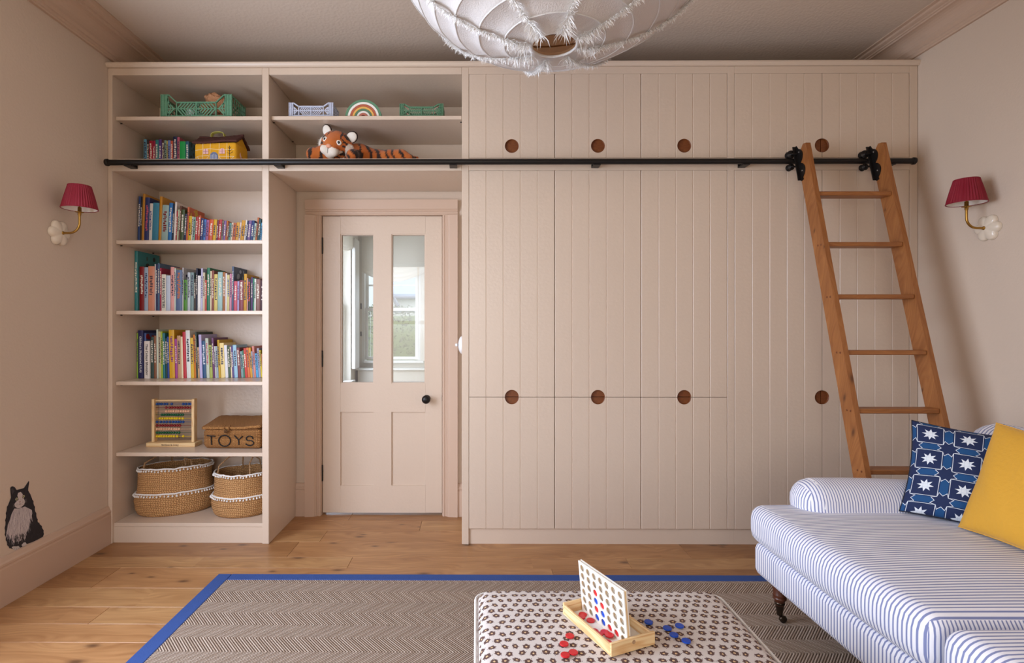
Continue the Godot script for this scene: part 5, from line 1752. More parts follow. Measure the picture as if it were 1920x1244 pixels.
# rows: [thickness px, height px, hex, look, optional dictionary]; px is the width of a pixel at that depth
func shelf_of_books(rows: Array, y: float, hidden: float, x0: float, x1: float, z0: float, z1: float, lean0: float, lean1: float, where: String, group: String) -> void:
	var total := 0.0
	for r in rows:
		total += r[0]
	var k := (x1 - x0) / total
	var x := x0
	for i in rows.size():
		var r: Array = rows[i]
		var f := float(i) / maxf(rows.size() - 1, 1)
		var opt: Dictionary = r[4] if r.size() > 4 else {}
		var w: float = r[0] * k
		var h: float = r[1] * 0.0034 + hidden
		var lean: float = deg_to_rad(opt.get("lean", lerpf(lean0, lean1, f)))
		var prev: String = rows[i - 1][3] if i > 0 else "upright"
		var next: String = rows[i + 1][3] if i + 1 < rows.size() else "upright"
		var label := "%s book between the %s and %s ones, %s" % [r[3], prev, next, where]
		if i == 0:
			label = "%s book first by the wall-side panel, %s" % [r[3], where]
		elif i + 1 == rows.size():
			label = "%s book beside the upright next to the %s one, %s" % [r[3], prev, where]
		var o := thing("book", label, "book", Vector3(x + w / 2, y, lerpf(z0, z1, f) + opt.get("z", 0.0)), group)
		o.rotation.z = lean
		# stand the leaning book on its lower corner
		o.position.y += absf(sin(lean)) * w / 2 + 0.0002
		o.position.x += 0.0
		var ww: float = w * cos(lean) * 0.97
		var d: float = minf(opt.get("d", clampf(h * 0.78, 0.12, 0.235)), 3.622 + o.position.z)
		var c := Color.html(r[2])
		var lum := c.get_luminance()
		var ink: Color = opt.get("ink", rgb(238, 230, 214) if lum < 0.45 else rgb(52, 44, 70))
		book(o, ww, h, d, c, ink if not opt.get("plain", false) else null, opt.get("title", ""), opt.get("side", null))
		if opt.has("cover"):
			var t := letters(opt.cover, 0.026, 0.0008, "Droid Sans", 700)
			var p := part("cover_title", t, hue("ink_" + ink.to_html(false), ink), o, Vector3(ww / 2, h - 0.03, -d / 2))
			p.rotation.y = PI / 2
		x += w


func books() -> void:
	var a := [[3.5, 82, "26447f", "slim dark blue"], [2.7, 80, "2b2526", "slim black"], [4, 87, "c58a2e", "tall ochre", {"plain": true}], [7.5, 80, "2c3870", "navy", {"ink": rgb(208, 92, 118)}], [5, 69, "e6e0da", "white", {"ink": rgb(60, 70, 140)}],
		[10.5, 70, "3d8aa8", "thick blue", {"plain": true}], [4.5, 82, "c98a16", "tall orange", {"plain": true}], [11, 66, "a4c0bc", "pale teal patterned", {"ink": rgb(130, 34, 34)}], [6, 70, "1d74bd", "bright blue"], [3, 68, "1c2c46", "thin navy"],
		[3, 72, "efe7df", "thin white", {"plain": true}], [2, 55, "b83a40", "thin red"], [2.5, 58, "c7d4ae", "thin pale green"], [2.5, 65, "6a4030", "brown"], [6, 58, "46562f", "olive green"], [3.5, 50, "22264e", "midnight blue"], [3, 63, "d0663a", "tall rust", {"side": rgb(222, 176, 60)}],
		[5, 46, "d8b414", "yellow"], [2, 45, "e9e2d6", "thin cream"], [4, 44, "86b09c", "seafoam"], [4.5, 45, "b8343a", "red"], [3.5, 47, "c85a34", "orange red"], [5, 42, "28366e", "small navy"], [4, 40, "4a7cc0", "cornflower blue"], [4.5, 39, "b4689a", "mauve pink"], [7, 40, "d8592e", "thick orange"],
		[5.5, 40, "e0b41c", "bright yellow"], [3, 38, "7a3050", "plum"], [5, 40, "c03a3c", "scarlet"], [3, 38, "84806c", "khaki grey"], [4, 38, "8464a0", "violet"], [2, 38, "d67a1e", "thin orange"], [2.5, 35, "8a3a24", "rust brown"], [3.5, 34, "5c9a90", "teal"], [3, 34, "efdcc4", "cream"], [5, 34, "c8693a", "terracotta"],
		[5, 35, "dfa838", "amber"], [3, 35, "e8d4cc", "pale pink"], [6, 39, "d69a18", "golden"], [2.5, 40, "e8e6e2", "small white"], [2.5, 38, "24345e", "dark navy"], [5, 39, "7c5c96", "purple"], [4.5, 39, "20427e", "royal blue"], [3.5, 34, "b8d0c6", "mint"], [3, 45, "c06a30", "burnt orange"], [4, 42, "1c4a50", "dark teal"], [3, 35, "58a4cc", "sky blue"], [3.5, 39, "e0d4d4", "blush white"], [3.5, 38, "221c20", "small black"], [9, 35, "7cb0bc", "aqua"]]
	shelf_of_books(a, 1.8092, 0.034, -2.160, -1.33, -3.385, -3.435, -1.5, -6.5, "upper book shelf", "books on the topmost full shelf")
	var b := [[5, 111, "2f8488", "tallest teal", {"side": rgb(34, 44, 40), "z": 0.015}], [7.5, 82, "8c1418", "dark red"], [6, 81, "a9bfd6", "pale blue spotted", {"ink": rgb(36, 60, 110)}], [10, 83, "dc9274", "thick coral", {"ink": rgb(90, 70, 80)}], [1.6, 87, "f0ebe4", "thin white", {"plain": true}], [3, 87, "2a2c5a", "slim navy"], [3, 89, "4c6c8c", "slim steel blue"],
		[2.5, 80, "a82c50", "slim magenta", {"side": rgb(32, 34, 74)}], [7, 68, "e8e2d2", "cream", {"title": "PAPER MONSTERS", "ink": rgb(30, 30, 34)}], [7, 66, "c4cfe0", "pale grey blue", {"plain": true}], [6, 82, "e2a09a", "salmon pink"], [2, 80, "d8e8da", "thin mint"], [10, 76, "5a6e92", "thick slate blue", {"ink": rgb(196, 112, 60)}], [2, 81, "c8c8cc", "thin grey", {"side": rgb(58, 40, 84)}],
		[6, 58, "4c8a24", "leaf green"], [4.5, 72, "c0c6cc", "silver", {"ink": rgb(50, 54, 64)}], [5.5, 72, "7c9696", "grey teal"], [3, 60, "43362f", "dark brown"], [2.5, 80, "20243c", "tall midnight"], [5, 66, "eeece8", "white", {"plain": true}], [3, 80, "c6c4e2", "lavender"], [3, 72, "e0d6b8", "beige"], [3, 58, "c8584a", "coral red"], [5, 81, "1b7450", "emerald green"],
		[2.5, 75, "e6d8b6", "ivory"], [3.5, 76, "8c4c40", "rust"], [5.5, 69, "dcc870", "pale yellow"], [8, 73, "9cc0bc", "teal and cream", {"ink": rgb(236, 224, 196)}], [4, 73, "a8642c", "orange brown"], [2.5, 71, "eae8ea", "slim white", {"plain": true}], [4, 68, "d8d090", "straw yellow", {"ink": rgb(52, 84, 160)}], [3.5, 70, "cf8aa4", "pink"], [3, 84, "4c6080", "tall grey blue", {"side": rgb(168, 186, 214)}],
		[5.5, 56, "cc5468", "raspberry"], [3, 56, "b0a8d8", "lilac"], [7, 58, "8a3640", "thick wine red"], [5, 70, "cf9a1c", "mustard"], [1.6, 62, "e0a8a8", "thin pink"], [4.5, 60, "24222a", "black", {"ink": rgb(226, 70, 50)}], [3, 64, "54386a", "purple"], [2, 62, "2c8a66", "thin green"], [3, 61, "dfe6da", "off white"], [6.5, 60, "86584e", "mauve brown"], [9, 58, "441a1e", "maroon starred", {"ink": rgb(230, 226, 220)}], [8, 58, "381418", "darkest maroon", {"ink": rgb(210, 200, 196)}]]
	shelf_of_books(b, 1.3862, 0.007, -2.162, -1.33, -3.375, -3.44, 0.0, -0.8, "middle book shelf", "books on the middle shelf")
	var c := [[2, 85, "93bb3c", "thin lime"], [8.5, 90, "26285c", "tall navy", {"title": "Children's Illustrated ATLAS", "ink": rgb(222, 226, 232)}], [2.5, 85, "5870ac", "slim blue", {"side": rgb(150, 26, 34), "z": -0.01}], [9, 70, "eee8e2", "broad white", {"title": "The Colour Monster", "ink": rgb(44, 40, 44), "z": 0.01}], [5, 78, "2f4a44", "dark green"], [4, 80, "8c5c40", "brown"], [3, 92, "cfdccc", "tall pale mint", {"plain": true}], [4, 88, "c8b890", "buff"], [2.5, 88, "a8c634", "slim lime"],
		[4, 85, "1f7684", "teal"], [3, 75, "1e4438", "bottle green"], [3, 78, "2c4aa0", "blue"], [9, 91, "dba81c", "broad golden", {"ink": rgb(130, 50, 130)}], [4, 74, "a44090", "magenta"], [6, 80, "c89c74", "tan"], [3, 78, "f0e6c0", "cream", {"plain": true}], [5, 87, "c42f3c", "red", {"plain": true}], [7, 90, "e8ebe6", "white", {"ink": rgb(34, 48, 66)}], [5, 76, "dcb830", "yellow"], [3, 82, "d4791c", "orange"], [2.5, 87, "31463e", "tall forest green", {"cover": "MADELINE", "ink": rgb(190, 180, 150), "d": 0.235}],
		[3, 58, "c8a478", "short tan"], [4.5, 82, "c3b8e4", "lavender", {"plain": true}], [6, 70, "23527c", "deep blue", {"ink": rgb(226, 234, 240)}], [5, 75, "c8d2c0", "pale sage", {"ink": rgb(196, 70, 110)}], [5, 62, "a9b454", "olive"], [3.5, 76, "6e3c6c", "plum"], [2.5, 60, "c9cbc6", "thin grey"], [3, 60, "9cb0bc", "grey blue"], [3.5, 72, "c9a013", "mustard"], [7, 66, "f0d890", "pale yellow"], [5, 62, "e6e6ea", "small white", {"plain": true}], [4, 60, "40583c", "moss"], [2, 59, "f2dfb6", "thin cream"],
		[3, 60, "5c4a86", "violet"], [6, 62, "9cc8de", "light blue"], [5, 57, "7c3038", "maroon"], [4, 50, "7fa0a0", "grey green"], [2, 52, "2c8060", "thin green"], [4, 56, "d0423a", "bright red"], [4.5, 57, "d8763c", "pumpkin"], [3.5, 57, "d9a23a", "amber"], [2, 50, "8ea4c0", "thin blue"], [3.5, 60, "d98c82", "salmon"], [4, 46, "4fa8d8", "sky blue"], [3.5, 56, "a8a4b8", "lilac grey"], [2.5, 52, "dcc428", "thin yellow"], [5, 45, "b06a40", "short copper"], [9, 59, "30507c", "indigo"]]
	shelf_of_books(c, 0.9612, 0.0, -2.160, -1.33, -3.378, -3.45, 0.0, 4.5, "lowest book shelf", "books on the lowest book shelf")
	var d := [[4.4, 34, "64a6c8", "sky blue"], [3.4, 33, "3a2a2c", "black"], [5.4, 31, "b01430", "crimson"], [3.7, 31, "a81848", "deep pink"], [4.7, 33, "2a8484", "teal"], [4.4, 34, "5c3a86", "purple"], [3.5, 32, "50302a", "chocolate brown"], [3.4, 32, "84a494", "sage"], [1.7, 31, "d4b43c", "thin yellow"], [4, 32, "7088c4", "periwinkle"], [3.7, 31, "d05a3c", "orange red"], [6, 39, "24264a", "tall navy"], [3.4, 38, "c45c74", "tall rose", {"side": rgb(170, 40, 40)}], [8.5, 30, "16a44c", "broad bright green", {"plain": true}], [5, 30, "2a6478", "petrol blue", {"side": rgb(30, 66, 62)}]]
	shelf_of_books(d, 2.2872, 0.083, -2.12, -1.83, -3.385, -3.385, 0.0, 0.0, "toy house shelf", "books beside the toy house")


# ---------------------------------------------------------------- lamps
func sconce(label: String, at: Vector3, side: float) -> void:
	var o := thing("wall_lamp", label, "wall lamp", at)
	o.rotation.y = 0.0 if side > 0 else PI
	# plate: six-lobed glazed ceramic, facing +x
	paint("cream_ceramic", rgb(226, 212, 192), 0.22)
	var p := Shape.new().sheet(60, 12, func(u, v):
		var a: float = TAU * u
		var lobe: float = 0.061 + 0.0075 * (pow(absf(cos(a * 3.0)), 0.8) * 2.0 - 1.0)
		var r: float = lobe * sin(v * PI / 2)
		var rib: float = 1.0 + 0.07 * cos(a * 6.0) * v
		return Vector3(0.001 + 0.027 * pow(cos(v * PI / 2), 0.55) * rib, sin(a) * r, -cos(a) * r), null, true)
	part("wall_plate", p, "cream_ceramic", o)
	for sg in [-1, 1]:
		part("screw", Shape.new().ball(Vector3.ZERO, Vector3(0.003, 0.0035, 0.0035), 10, 6), "old_bronze", o, Vector3(0.0135, 0.0, sg * 0.049))
	var pts := [Vector3(0.02, 0, 0), Vector3(0.055, 0, 0)]
	for k in 9:
		var a := PI / 2 * k / 8.0
		pts.append(Vector3(0.062 + 0.052 * sin(a), 0.052 - 0.052 * cos(a) , 0))
	pts.append(Vector3(0.114, 0.115, 0))
	part("arm", Shape.new().tube(pts, 0.0058, 12), "brass", o)
	part("arm_collar", Shape.new().lathe([Vector2(0, 0), Vector2(0.010, 0), Vector2(0.010, 0.006), Vector2(0.007, 0.012), Vector2(0, 0.012)], 16, Transform3D(Basis(Vector3.UP, Vector3.RIGHT, Vector3.FORWARD), Vector3(0.021, 0, 0))), "brass", o)
	part("candle_cup", Shape.new().lathe([Vector2(0.0058, 0.09), Vector2(0.008, 0.094), Vector2(0.008, 0.106), Vector2(0.02, 0.1075), Vector2(0.0205, 0.109), Vector2(0.009, 0.111), Vector2(0.0085, 0.135), Vector2(0, 0.135)], 20, Transform3D(Basis.IDENTITY, Vector3(0.114, 0, 0))), "brass", o)
	# pleated shade, white inside
	var cloth: StandardMaterial3D = paint("crimson_silk", rgb(134, 8, 36), 0.6) if not "crimson_silk" in M else M["crimson_silk"]
	cloth.rim_enabled = true
	cloth.rim = 0.15
	cloth.rim_tint = 0.6
	paint("shade_lining", rgb(236, 228, 220), 0.85)
	var base := Vector3(0.114, 0.126, 0)
	var fold := RandomNumberGenerator.new()
	fold.seed = 3
	var amp := []
	for k in 60:
		amp.append(fold.randf_range(0.6, 1.4))
	var s := Shape.new().sheet(360, 8, func(u, v):
		var a: float = -TAU * u
		var pleat: float = 0.0042 * amp[int(u * 40) % 60] * (2.0 * absf(fposmod(u * 40.0, 1.0) - 0.5) - 0.5) * (0.5 + 0.5 * sin(PI * clampf(v, 0.06, 0.94)))
		var r: float = lerpf(0.0815, 0.0515, v) + pleat
		return base + Vector3(cos(a) * r, v * 0.119, sin(a) * r))
	var sh := part("shade", s, "crimson_silk", o)
	part("lining", Shape.new().sheet(48, 3, func(u, v):
		var a: float = TAU * u
		var r: float = lerpf(0.0785, 0.0485, v)
		return base + Vector3(cos(a) * r, v * 0.119, sin(a) * r)), "shade_lining", sh)
	for e in [[0.0808, 0.0], [0.051, 0.119]]:
		var loop := []
		for k in 40:
			loop.append(base + Vector3(cos(TAU * k / 40) * e[0], e[1], sin(TAU * k / 40) * e[0]))
		part("shade_trim", Shape.new().tube(loop, 0.0024, 6, true), "crimson_silk", sh)
	part("shade_carrier", Shape.new().tube([base + Vector3(-0.05, 0.115, 0), base + Vector3(0, 0.112, 0), base + Vector3(0.05, 0.115, 0)], 0.0012, 5).tube([base + Vector3(0, 0.112, 0), base + Vector3(0, 0.0, 0)], 0.004, 8), "brass", o)


func pendant() -> void:
	var cx := Vector3(0.226, 2.437, -1.55)
	var o := thing("pendant_lamp", "large white fabric lantern pendant with frayed seams hanging from the ceiling", "pendant lamp", cx)
	var a := 0.482
	var b := 0.344
	var linen := paint("white_linen", rgb(232, 229, 226), 0.95)
	linen.backlight_enabled = true
	linen.backlight = Color(0.8, 0.79, 0.78)
	linen.cull_mode = BaseMaterial3D.CULL_DISABLED
	linen.normal_enabled = true
	linen.normal_texture = grain_normal(50, 0.12, 6.0)
	linen.normal_scale = 0.35
	triplanar(linen, 6.0)
	var liner := paint("tan_paper", rgb(206, 172, 134), 0.95)
	liner.backlight_enabled = true
	liner.backlight = Color(1.0, 0.9, 0.78)
	paint("bamboo", rgb(150, 106, 66), 0.6)
	var v0 := 0.14 / PI                     # polar angle of the lower hole, asin(0.067 / 0.482)
	var ribs := 17.0
	var wob := FastNoiseLite.new()
	wob.seed = 8
	wob.frequency = 1.4
	var spot := func(u: float, v: float, k: float) -> Vector3:
		var g: float = -TAU * u
		var f: float = PI * lerpf(v0, 1.0 - v0, v) - PI / 2
		var sag: float = 1.0 - 0.02 * absf(sin(v * ribs * PI)) * k - 0.007 * (0.5 + 0.5 * cos(u * TAU * 8.0)) * k
		var n: float = 1.0 + 0.006 * wob.get_noise_3d(cos(g) * 2, v * 6, sin(g) * 2) * k
		return Vector3(cos(g) * cos(f) * a * sag * n, sin(f) * b * sag * n, sin(g) * cos(f) * a * sag * n)
	part("cover", Shape.new().sheet(144, 136, func(u, v): return spot.call(u + 0.021, v, 1.0)), "white_linen", o)
	part("inner_paper", Shape.new().sheet(64, 48, func(u, v): return spot.call(1.0 - u, v, 0.0) * 0.955), "tan_paper", o)
	for i in 15:
		var v: float = (i + 1.0) / 16.0
		var loop := []
		for k in 48:
			loop.append(spot.call(k / 48.0, v, 0.0) * 0.95)
		part("bamboo_ring", Shape.new().tube(loop, 0.0026, 6, true), "bamboo", o)
	for i in 16:
		var v: float = (i + 1.0) / 17.0
		var loop := []
		for k in 144:
			loop.append(spot.call(k / 144.0 + 0.021, v, 1.0))
		part("rib", Shape.new().tube(loop, 0.0024, 6, true), "white_linen", o)
	for v in [0.0, 1.0]:
		var loop := []
		for k in 40:
			loop.append(spot.call(k / 40.0, v, 0.0) * 0.985)
		part("end_ring", Shape.new().tube(loop, 0.004, 6, true), "white_linen", o)
	# frayed seams down eight meridians
	var r := RandomNumberGenerator.new()
	r.seed = 17
	paint("frayed_thread", rgb(240, 238, 235), 0.95)
	for q in 8:
		var u0: float = q / 8.0
		var s := Shape.new().flat()
		var tufts := 150
		for k in tufts:
			var v: float = lerpf(0.006, 0.62, k / float(tufts)) + r.randf_range(-0.002, 0.002)
			var p: Vector3 = spot.call(u0 + 0.021, v, 0.0)
			var out := Vector3(p.x / (a * a), p.y / (b * b), p.z / (a * a)).normalized()
			var along: Vector3 = (spot.call(u0 + 0.021, v + 0.01, 0.0) - p).normalized()
			var across := out.cross(along)
			var thick: float = 0.6 + 0.7 * absf(sin(k * 0.35 + q * 1.7)) + (1.2 if k < 12 else 0.0)
			for f in 15:
				var sg := -1.0 if f % 2 else 1.0
				var dir: Vector3 = (across * sg * r.randf_range(0.2, 1.0) + out * r.randf_range(0.1, 1.0) - along * r.randf_range(-0.9, 1.0)).normalized()
				var l: float = r.randf_range(0.007, 0.019) * thick
				var w: float = r.randf_range(0.0006, 0.0014)
				var p0 := p + across * r.randf_range(-0.005, 0.005) + along * r.randf_range(-0.002, 0.002)
				var p1 := p0 + dir * l * 0.55
				var p2 := p1 + (dir + Vector3(r.randf_range(-0.6, 0.6), -0.6, r.randf_range(-0.6, 0.6))).normalized() * l * 0.5
				var side := dir.cross(out + along * 0.3).normalized() * w
				s.quad(p0 - side, p0 + side, p1 + side * 0.8, p1 - side * 0.8)
				s.tri(p1 - side * 0.8, p1 + side * 0.8, p2)
		part("frayed_seam", s, "frayed_thread", o).set_meta("kind", "stuff")
	part("cord", Shape.new().tube([Vector3(0, 0.1, 0), Vector3(0, TOP - cx.y - 0.03, 0)], 0.004, 8), "pompom_white", o)
	part("ceiling_rose", Shape.new().lathe([Vector2(0, 0), Vector2(0.03, 0), Vector2(0.05, 0.02), Vector2(0.052, 0.0318), Vector2(0, 0.0318)], 24, Transform3D(Basis.IDENTITY, Vector3(0, TOP - cx.y - 0.032, 0))), "pompom_white", o)
	part("lamp_holder", Shape.new().lathe([Vector2(0, 0.03), Vector2(0.02, 0.03), Vector2(0.02, 0.09), Vector2(0.01, 0.105), Vector2(0, 0.105)], 16), "pompom_white", o)


func dimmer_switch() -> void:
	var o := thing("light_switch", "round white dimmer with small knob on the side of the wardrobe by the door", "light switch", Vector3(-0.0852, 1.178, -3.27))
	var tilt := Transform3D(Basis(Vector3.DOWN, Vector3.LEFT, Vector3.FORWARD), Vector3.ZERO)
	paint("white_porcelain", rgb(240, 240, 240), 0.25)
	part("dome", Shape.new().lathe([Vector2(0.0, 0), Vector2(0.055, 0), Vector2(0.056, 0.004), Vector2(0.048, 0.014), Vector2(0.034, 0.021), Vector2(0.016, 0.025), Vector2(0, 0.0255)], 28, tilt), "white_porcelain", o)
	part("neck", Shape.new().lathe([Vector2(0.004, 0.025), Vector2(0.004, 0.031), Vector2(0, 0.031)], 12, tilt), "black_metal", o)
	part("knob", Shape.new().lathe([Vector2(0, 0.03), Vector2(0.0085, 0.03), Vector2(0.0095, 0.034), Vector2(0.009, 0.043), Vector2(0, 0.0445)], 18, tilt), "white_porcelain", o)


# ---------------------------------------------------------------- the cat painted on the wall
func painted_cat() -> void:
	var outline := [Vector2(0.056, 0.292), Vector2(0.053, 0.319), Vector2(0.052, 0.339), Vector2(0.057, 0.344), Vector2(0.066, 0.343), Vector2(0.077, 0.335), Vector2(0.087, 0.319), Vector2(0.106, 0.318), Vector2(0.127, 0.316), Vector2(0.141, 0.329), Vector2(0.155, 0.343), Vector2(0.159, 0.337), Vector2(0.153, 0.308), Vector2(0.152, 0.297), Vector2(0.165, 0.275), Vector2(0.177, 0.244), Vector2(0.187, 0.213), Vector2(0.194, 0.180), Vector2(0.204, 0.143), Vector2(0.210, 0.120), Vector2(0.227, 0.100), Vector2(0.240, 0.075), Vector2(0.247, 0.048), Vector2(0.242, 0.036), Vector2(0.214, 0.0345), Vector2(0.177, 0.0345), Vector2(0.143, 0.038), Vector2(0.137, 0.0345), Vector2(0.122, 0.0345), Vector2(0.106, 0.036), Vector2(0.091, 0.0345), Vector2(0.078, 0.035), Vector2(0.065, 0.047), Vector2(0.053, 0.055), Vector2(0.041, 0.070), Vector2(0.033, 0.095), Vector2(0.026, 0.123), Vector2(0.025, 0.149), Vector2(0.027, 0.187), Vector2(0.030, 0.218), Vector2(0.034, 0.248), Vector2(0.044, 0.270)]
	var chest := [Vector2(0.074, 0.235), Vector2(0.098, 0.226), Vector2(0.133, 0.225), Vector2(0.157, 0.207), Vector2(0.174, 0.194), Vector2(0.176, 0.176), Vector2(0.165, 0.150), Vector2(0.157, 0.119), Vector2(0.143, 0.095), Vector2(0.137, 0.067), Vector2(0.122, 0.086), Vector2(0.110, 0.068), Vector2(0.095, 0.069), Vector2(0.083, 0.088), Vector2(0.072, 0.078), Vector2(0.059, 0.091), Vector2(0.042, 0.123), Vector2(0.031, 0.131), Vector2(0.039, 0.170), Vector2(0.050, 0.191), Vector2(0.059, 0.214)]
	var face := [Vector2(0.095, 0.303), Vector2(0.110, 0.303), Vector2(0.120, 0.289), Vector2(0.127, 0.266), Vector2(0.135, 0.247), Vector2(0.127, 0.235), Vector2(0.110, 0.227), Vector2(0.093, 0.229), Vector2(0.076, 0.244), Vector2(0.075, 0.257), Vector2(0.085, 0.265), Vector2(0.097, 0.270), Vector2(0.091, 0.291)]
	var paws := [[Vector2(0.059, 0.059), Vector2(0.072, 0.057), Vector2(0.085, 0.051), Vector2(0.098, 0.048), Vector2(0.106, 0.036), Vector2(0.091, 0.034), Vector2(0.078, 0.035), Vector2(0.065, 0.048)], [Vector2(0.114, 0.046), Vector2(0.126, 0.053), Vector2(0.137, 0.050), Vector2(0.144, 0.038), Vector2(0.137, 0.034), Vector2(0.120, 0.034)]]
	var w := 260
	var h := 350
	var im := Image.create(w, h, false, Image.FORMAT_RGB8)
	im.fill(rgb(38, 35, 40))
	var px := func(p: Vector2) -> Vector2: return Vector2(p.x * 1000.0, h - p.y * 1000.0)
	var map := func(list: Array) -> Array:
		var o := []
		for p in list:
			o.append(px.call(p))
		return o
	var r := RandomNumberGenerator.new()
	r.seed = 9
	for k in 520:               # strokes of the black coat
		var p := Vector2(r.randf_range(20, 250), r.randf_range(10, 320))
		var d := Vector2(r.randf_range(-0.35, 0.35) + (p.x - 130) * 0.002, 1).normalized() * r.randf_range(8, 22)
		stroke(im, p, p + d, r.randf_range(0.8, 1.8), rgb(58, 56, 66).lerp(rgb(22, 20, 24), r.randf()))
	var pale := rgb(192, 182, 182)
	fill_poly(im, map.call(chest), pale)
	for k in 480:               # long strokes of the white bib
		var p := Vector2(r.randf_range(34, 172), r.randf_range(118, 262))
		if not Geometry2D.is_point_in_polygon(p, PackedVector2Array(map.call(chest))):
			continue
		var d := Vector2((p.x - 105) * 0.004 + r.randf_range(-0.12, 0.12), 1).normalized() * r.randf_range(14, 34)
		stroke(im, p, p + d, r.randf_range(0.8, 2.0), [rgb(214, 207, 206), rgb(170, 160, 164), rgb(196, 187, 188), rgb(150, 141, 147)][r.randi() % 4])
	for k in 60:
		var p := Vector2(r.randf_range(36, 150), r.randf_range(262, 285))
		stroke(im, p, p + Vector2(r.randf_range(-3, 3), -r.randf_range(12, 30)), r.randf_range(1.0, 2.2), rgb(34, 31, 36))
	fill_poly(im, map.call(face), rgb(206, 195, 192))
	for k in 70:
		var p := Vector2(r.randf_range(80, 130), r.randf_range(55, 118))
		if Geometry2D.is_point_in_polygon(p, PackedVector2Array(map.call(face))):
			stroke(im, p, p + Vector2((p.x - 105) * 0.12, r.randf_range(4, 8)), 1.2, rgb(206, 196, 192).lerp(rgb(156, 142, 142), r.randf()))
	for e in [Vector2(0.086, 0.276), Vector2(0.126, 0.276)]:
		var c: Vector2 = px.call(e)
		fill_poly(im, arc(c, 8.5, 0, TAU, 16), rgb(26, 24, 26))
		fill_poly(im, arc(c, 6.6, 0, TAU, 16), rgb(196, 190, 146))
		fill_poly(im, arc(c, 3.6, 0, TAU, 12), rgb(18, 18, 18))
		fill_poly(im, arc(c + Vector2(-1.6, -1.8), 1.3, 0, TAU, 8), rgb(236, 234, 226))
	var nose: Vector2 = px.call(Vector2(0.1055, 0.256))
	fill_poly(im, [nose + Vector2(-5, -3), nose + Vector2(5, -3), nose + Vector2(0, 4)], rgb(150, 108, 104))
	stroke(im, nose + Vector2(0, 4), nose + Vector2(0, 9), 1.2, rgb(70, 52, 54))
	stroke(im, nose + Vector2(0, 9), nose + Vector2(-7, 13), 1.4, rgb(70, 52, 54))
	stroke(im, nose + Vector2(0, 9), nose + Vector2(7, 12), 1.4, rgb(70, 52, 54))
	for sg in [-1, 1]:
		for k in 3:
			stroke(im, nose + Vector2(sg * 9, 4 + k * 2), nose + Vector2(sg * 40, -2 + k * 7), 0.9, rgb(170, 160, 160))
	fill_poly(im, map.call([Vector2(0.057, 0.334), Vector2(0.064, 0.334), Vector2(0.076, 0.318), Vector2(0.062, 0.304)]), rgb(64, 58, 64))
	for p in paws:
		fill_poly(im, map.call(p), rgb(198, 192, 190))
		for k in 3:
			var c: Vector2 = px.call(p[0].lerp(p[4], 0.25 + k * 0.25))
			stroke(im, c + Vector2(2, 4), c + Vector2(4, 12), 1.3, rgb(96, 88, 92))
	var m := paint("cat_paint", Color.WHITE, 0.85)
	m.albedo_texture = ImageTexture.create_from_image(im)
	# ragged fur edge along the outline
	var edge := []
	for i in outline.size():
		var a: Vector2 = outline[i]
		var b: Vector2 = outline[(i + 1) % outline.size()]
		edge.append(a)
		if a.y < 0.27 and a.y > 0.05:
			for f in [0.33, 0.66]:
				edge.append(a.lerp(b, f) + (b - a).orthogonal().normalized() * (-0.0035 if f < 0.5 else 0.0))
	var pk := PackedVector2Array(edge)
	var ids := Geometry2D.triangulate_polygon(pk)
	var s := Shape.new()
	for i in range(0, ids.size(), 3):
		var q := []
		for k in 3:
			q.append(pk[ids[i + k]])
		if (q[1] - q[0]).cross(q[2] - q[0]) < 0.0:
			q = [q[0], q[2], q[1]]
		var at := func(p: Vector2) -> Vector3: return Vector3(0, p.y, -p.x)
		var t := func(p: Vector2) -> Vector2: return Vector2(p.x * 1000.0 / w, 1.0 - p.y * 1000.0 / h)
		s.tri(at.call(q[0]), at.call(q[1]), at.call(q[2]), t.call(q[0]), t.call(q[1]), t.call(q[2]))
	var o := part("painted_cat", s, "cat_paint", self, Vector3(LEFT + 0.0012, 0.19, -2.44))
	tag(o, "black and white long-haired cat painted on the wall, sitting on the skirting", "wall painting")


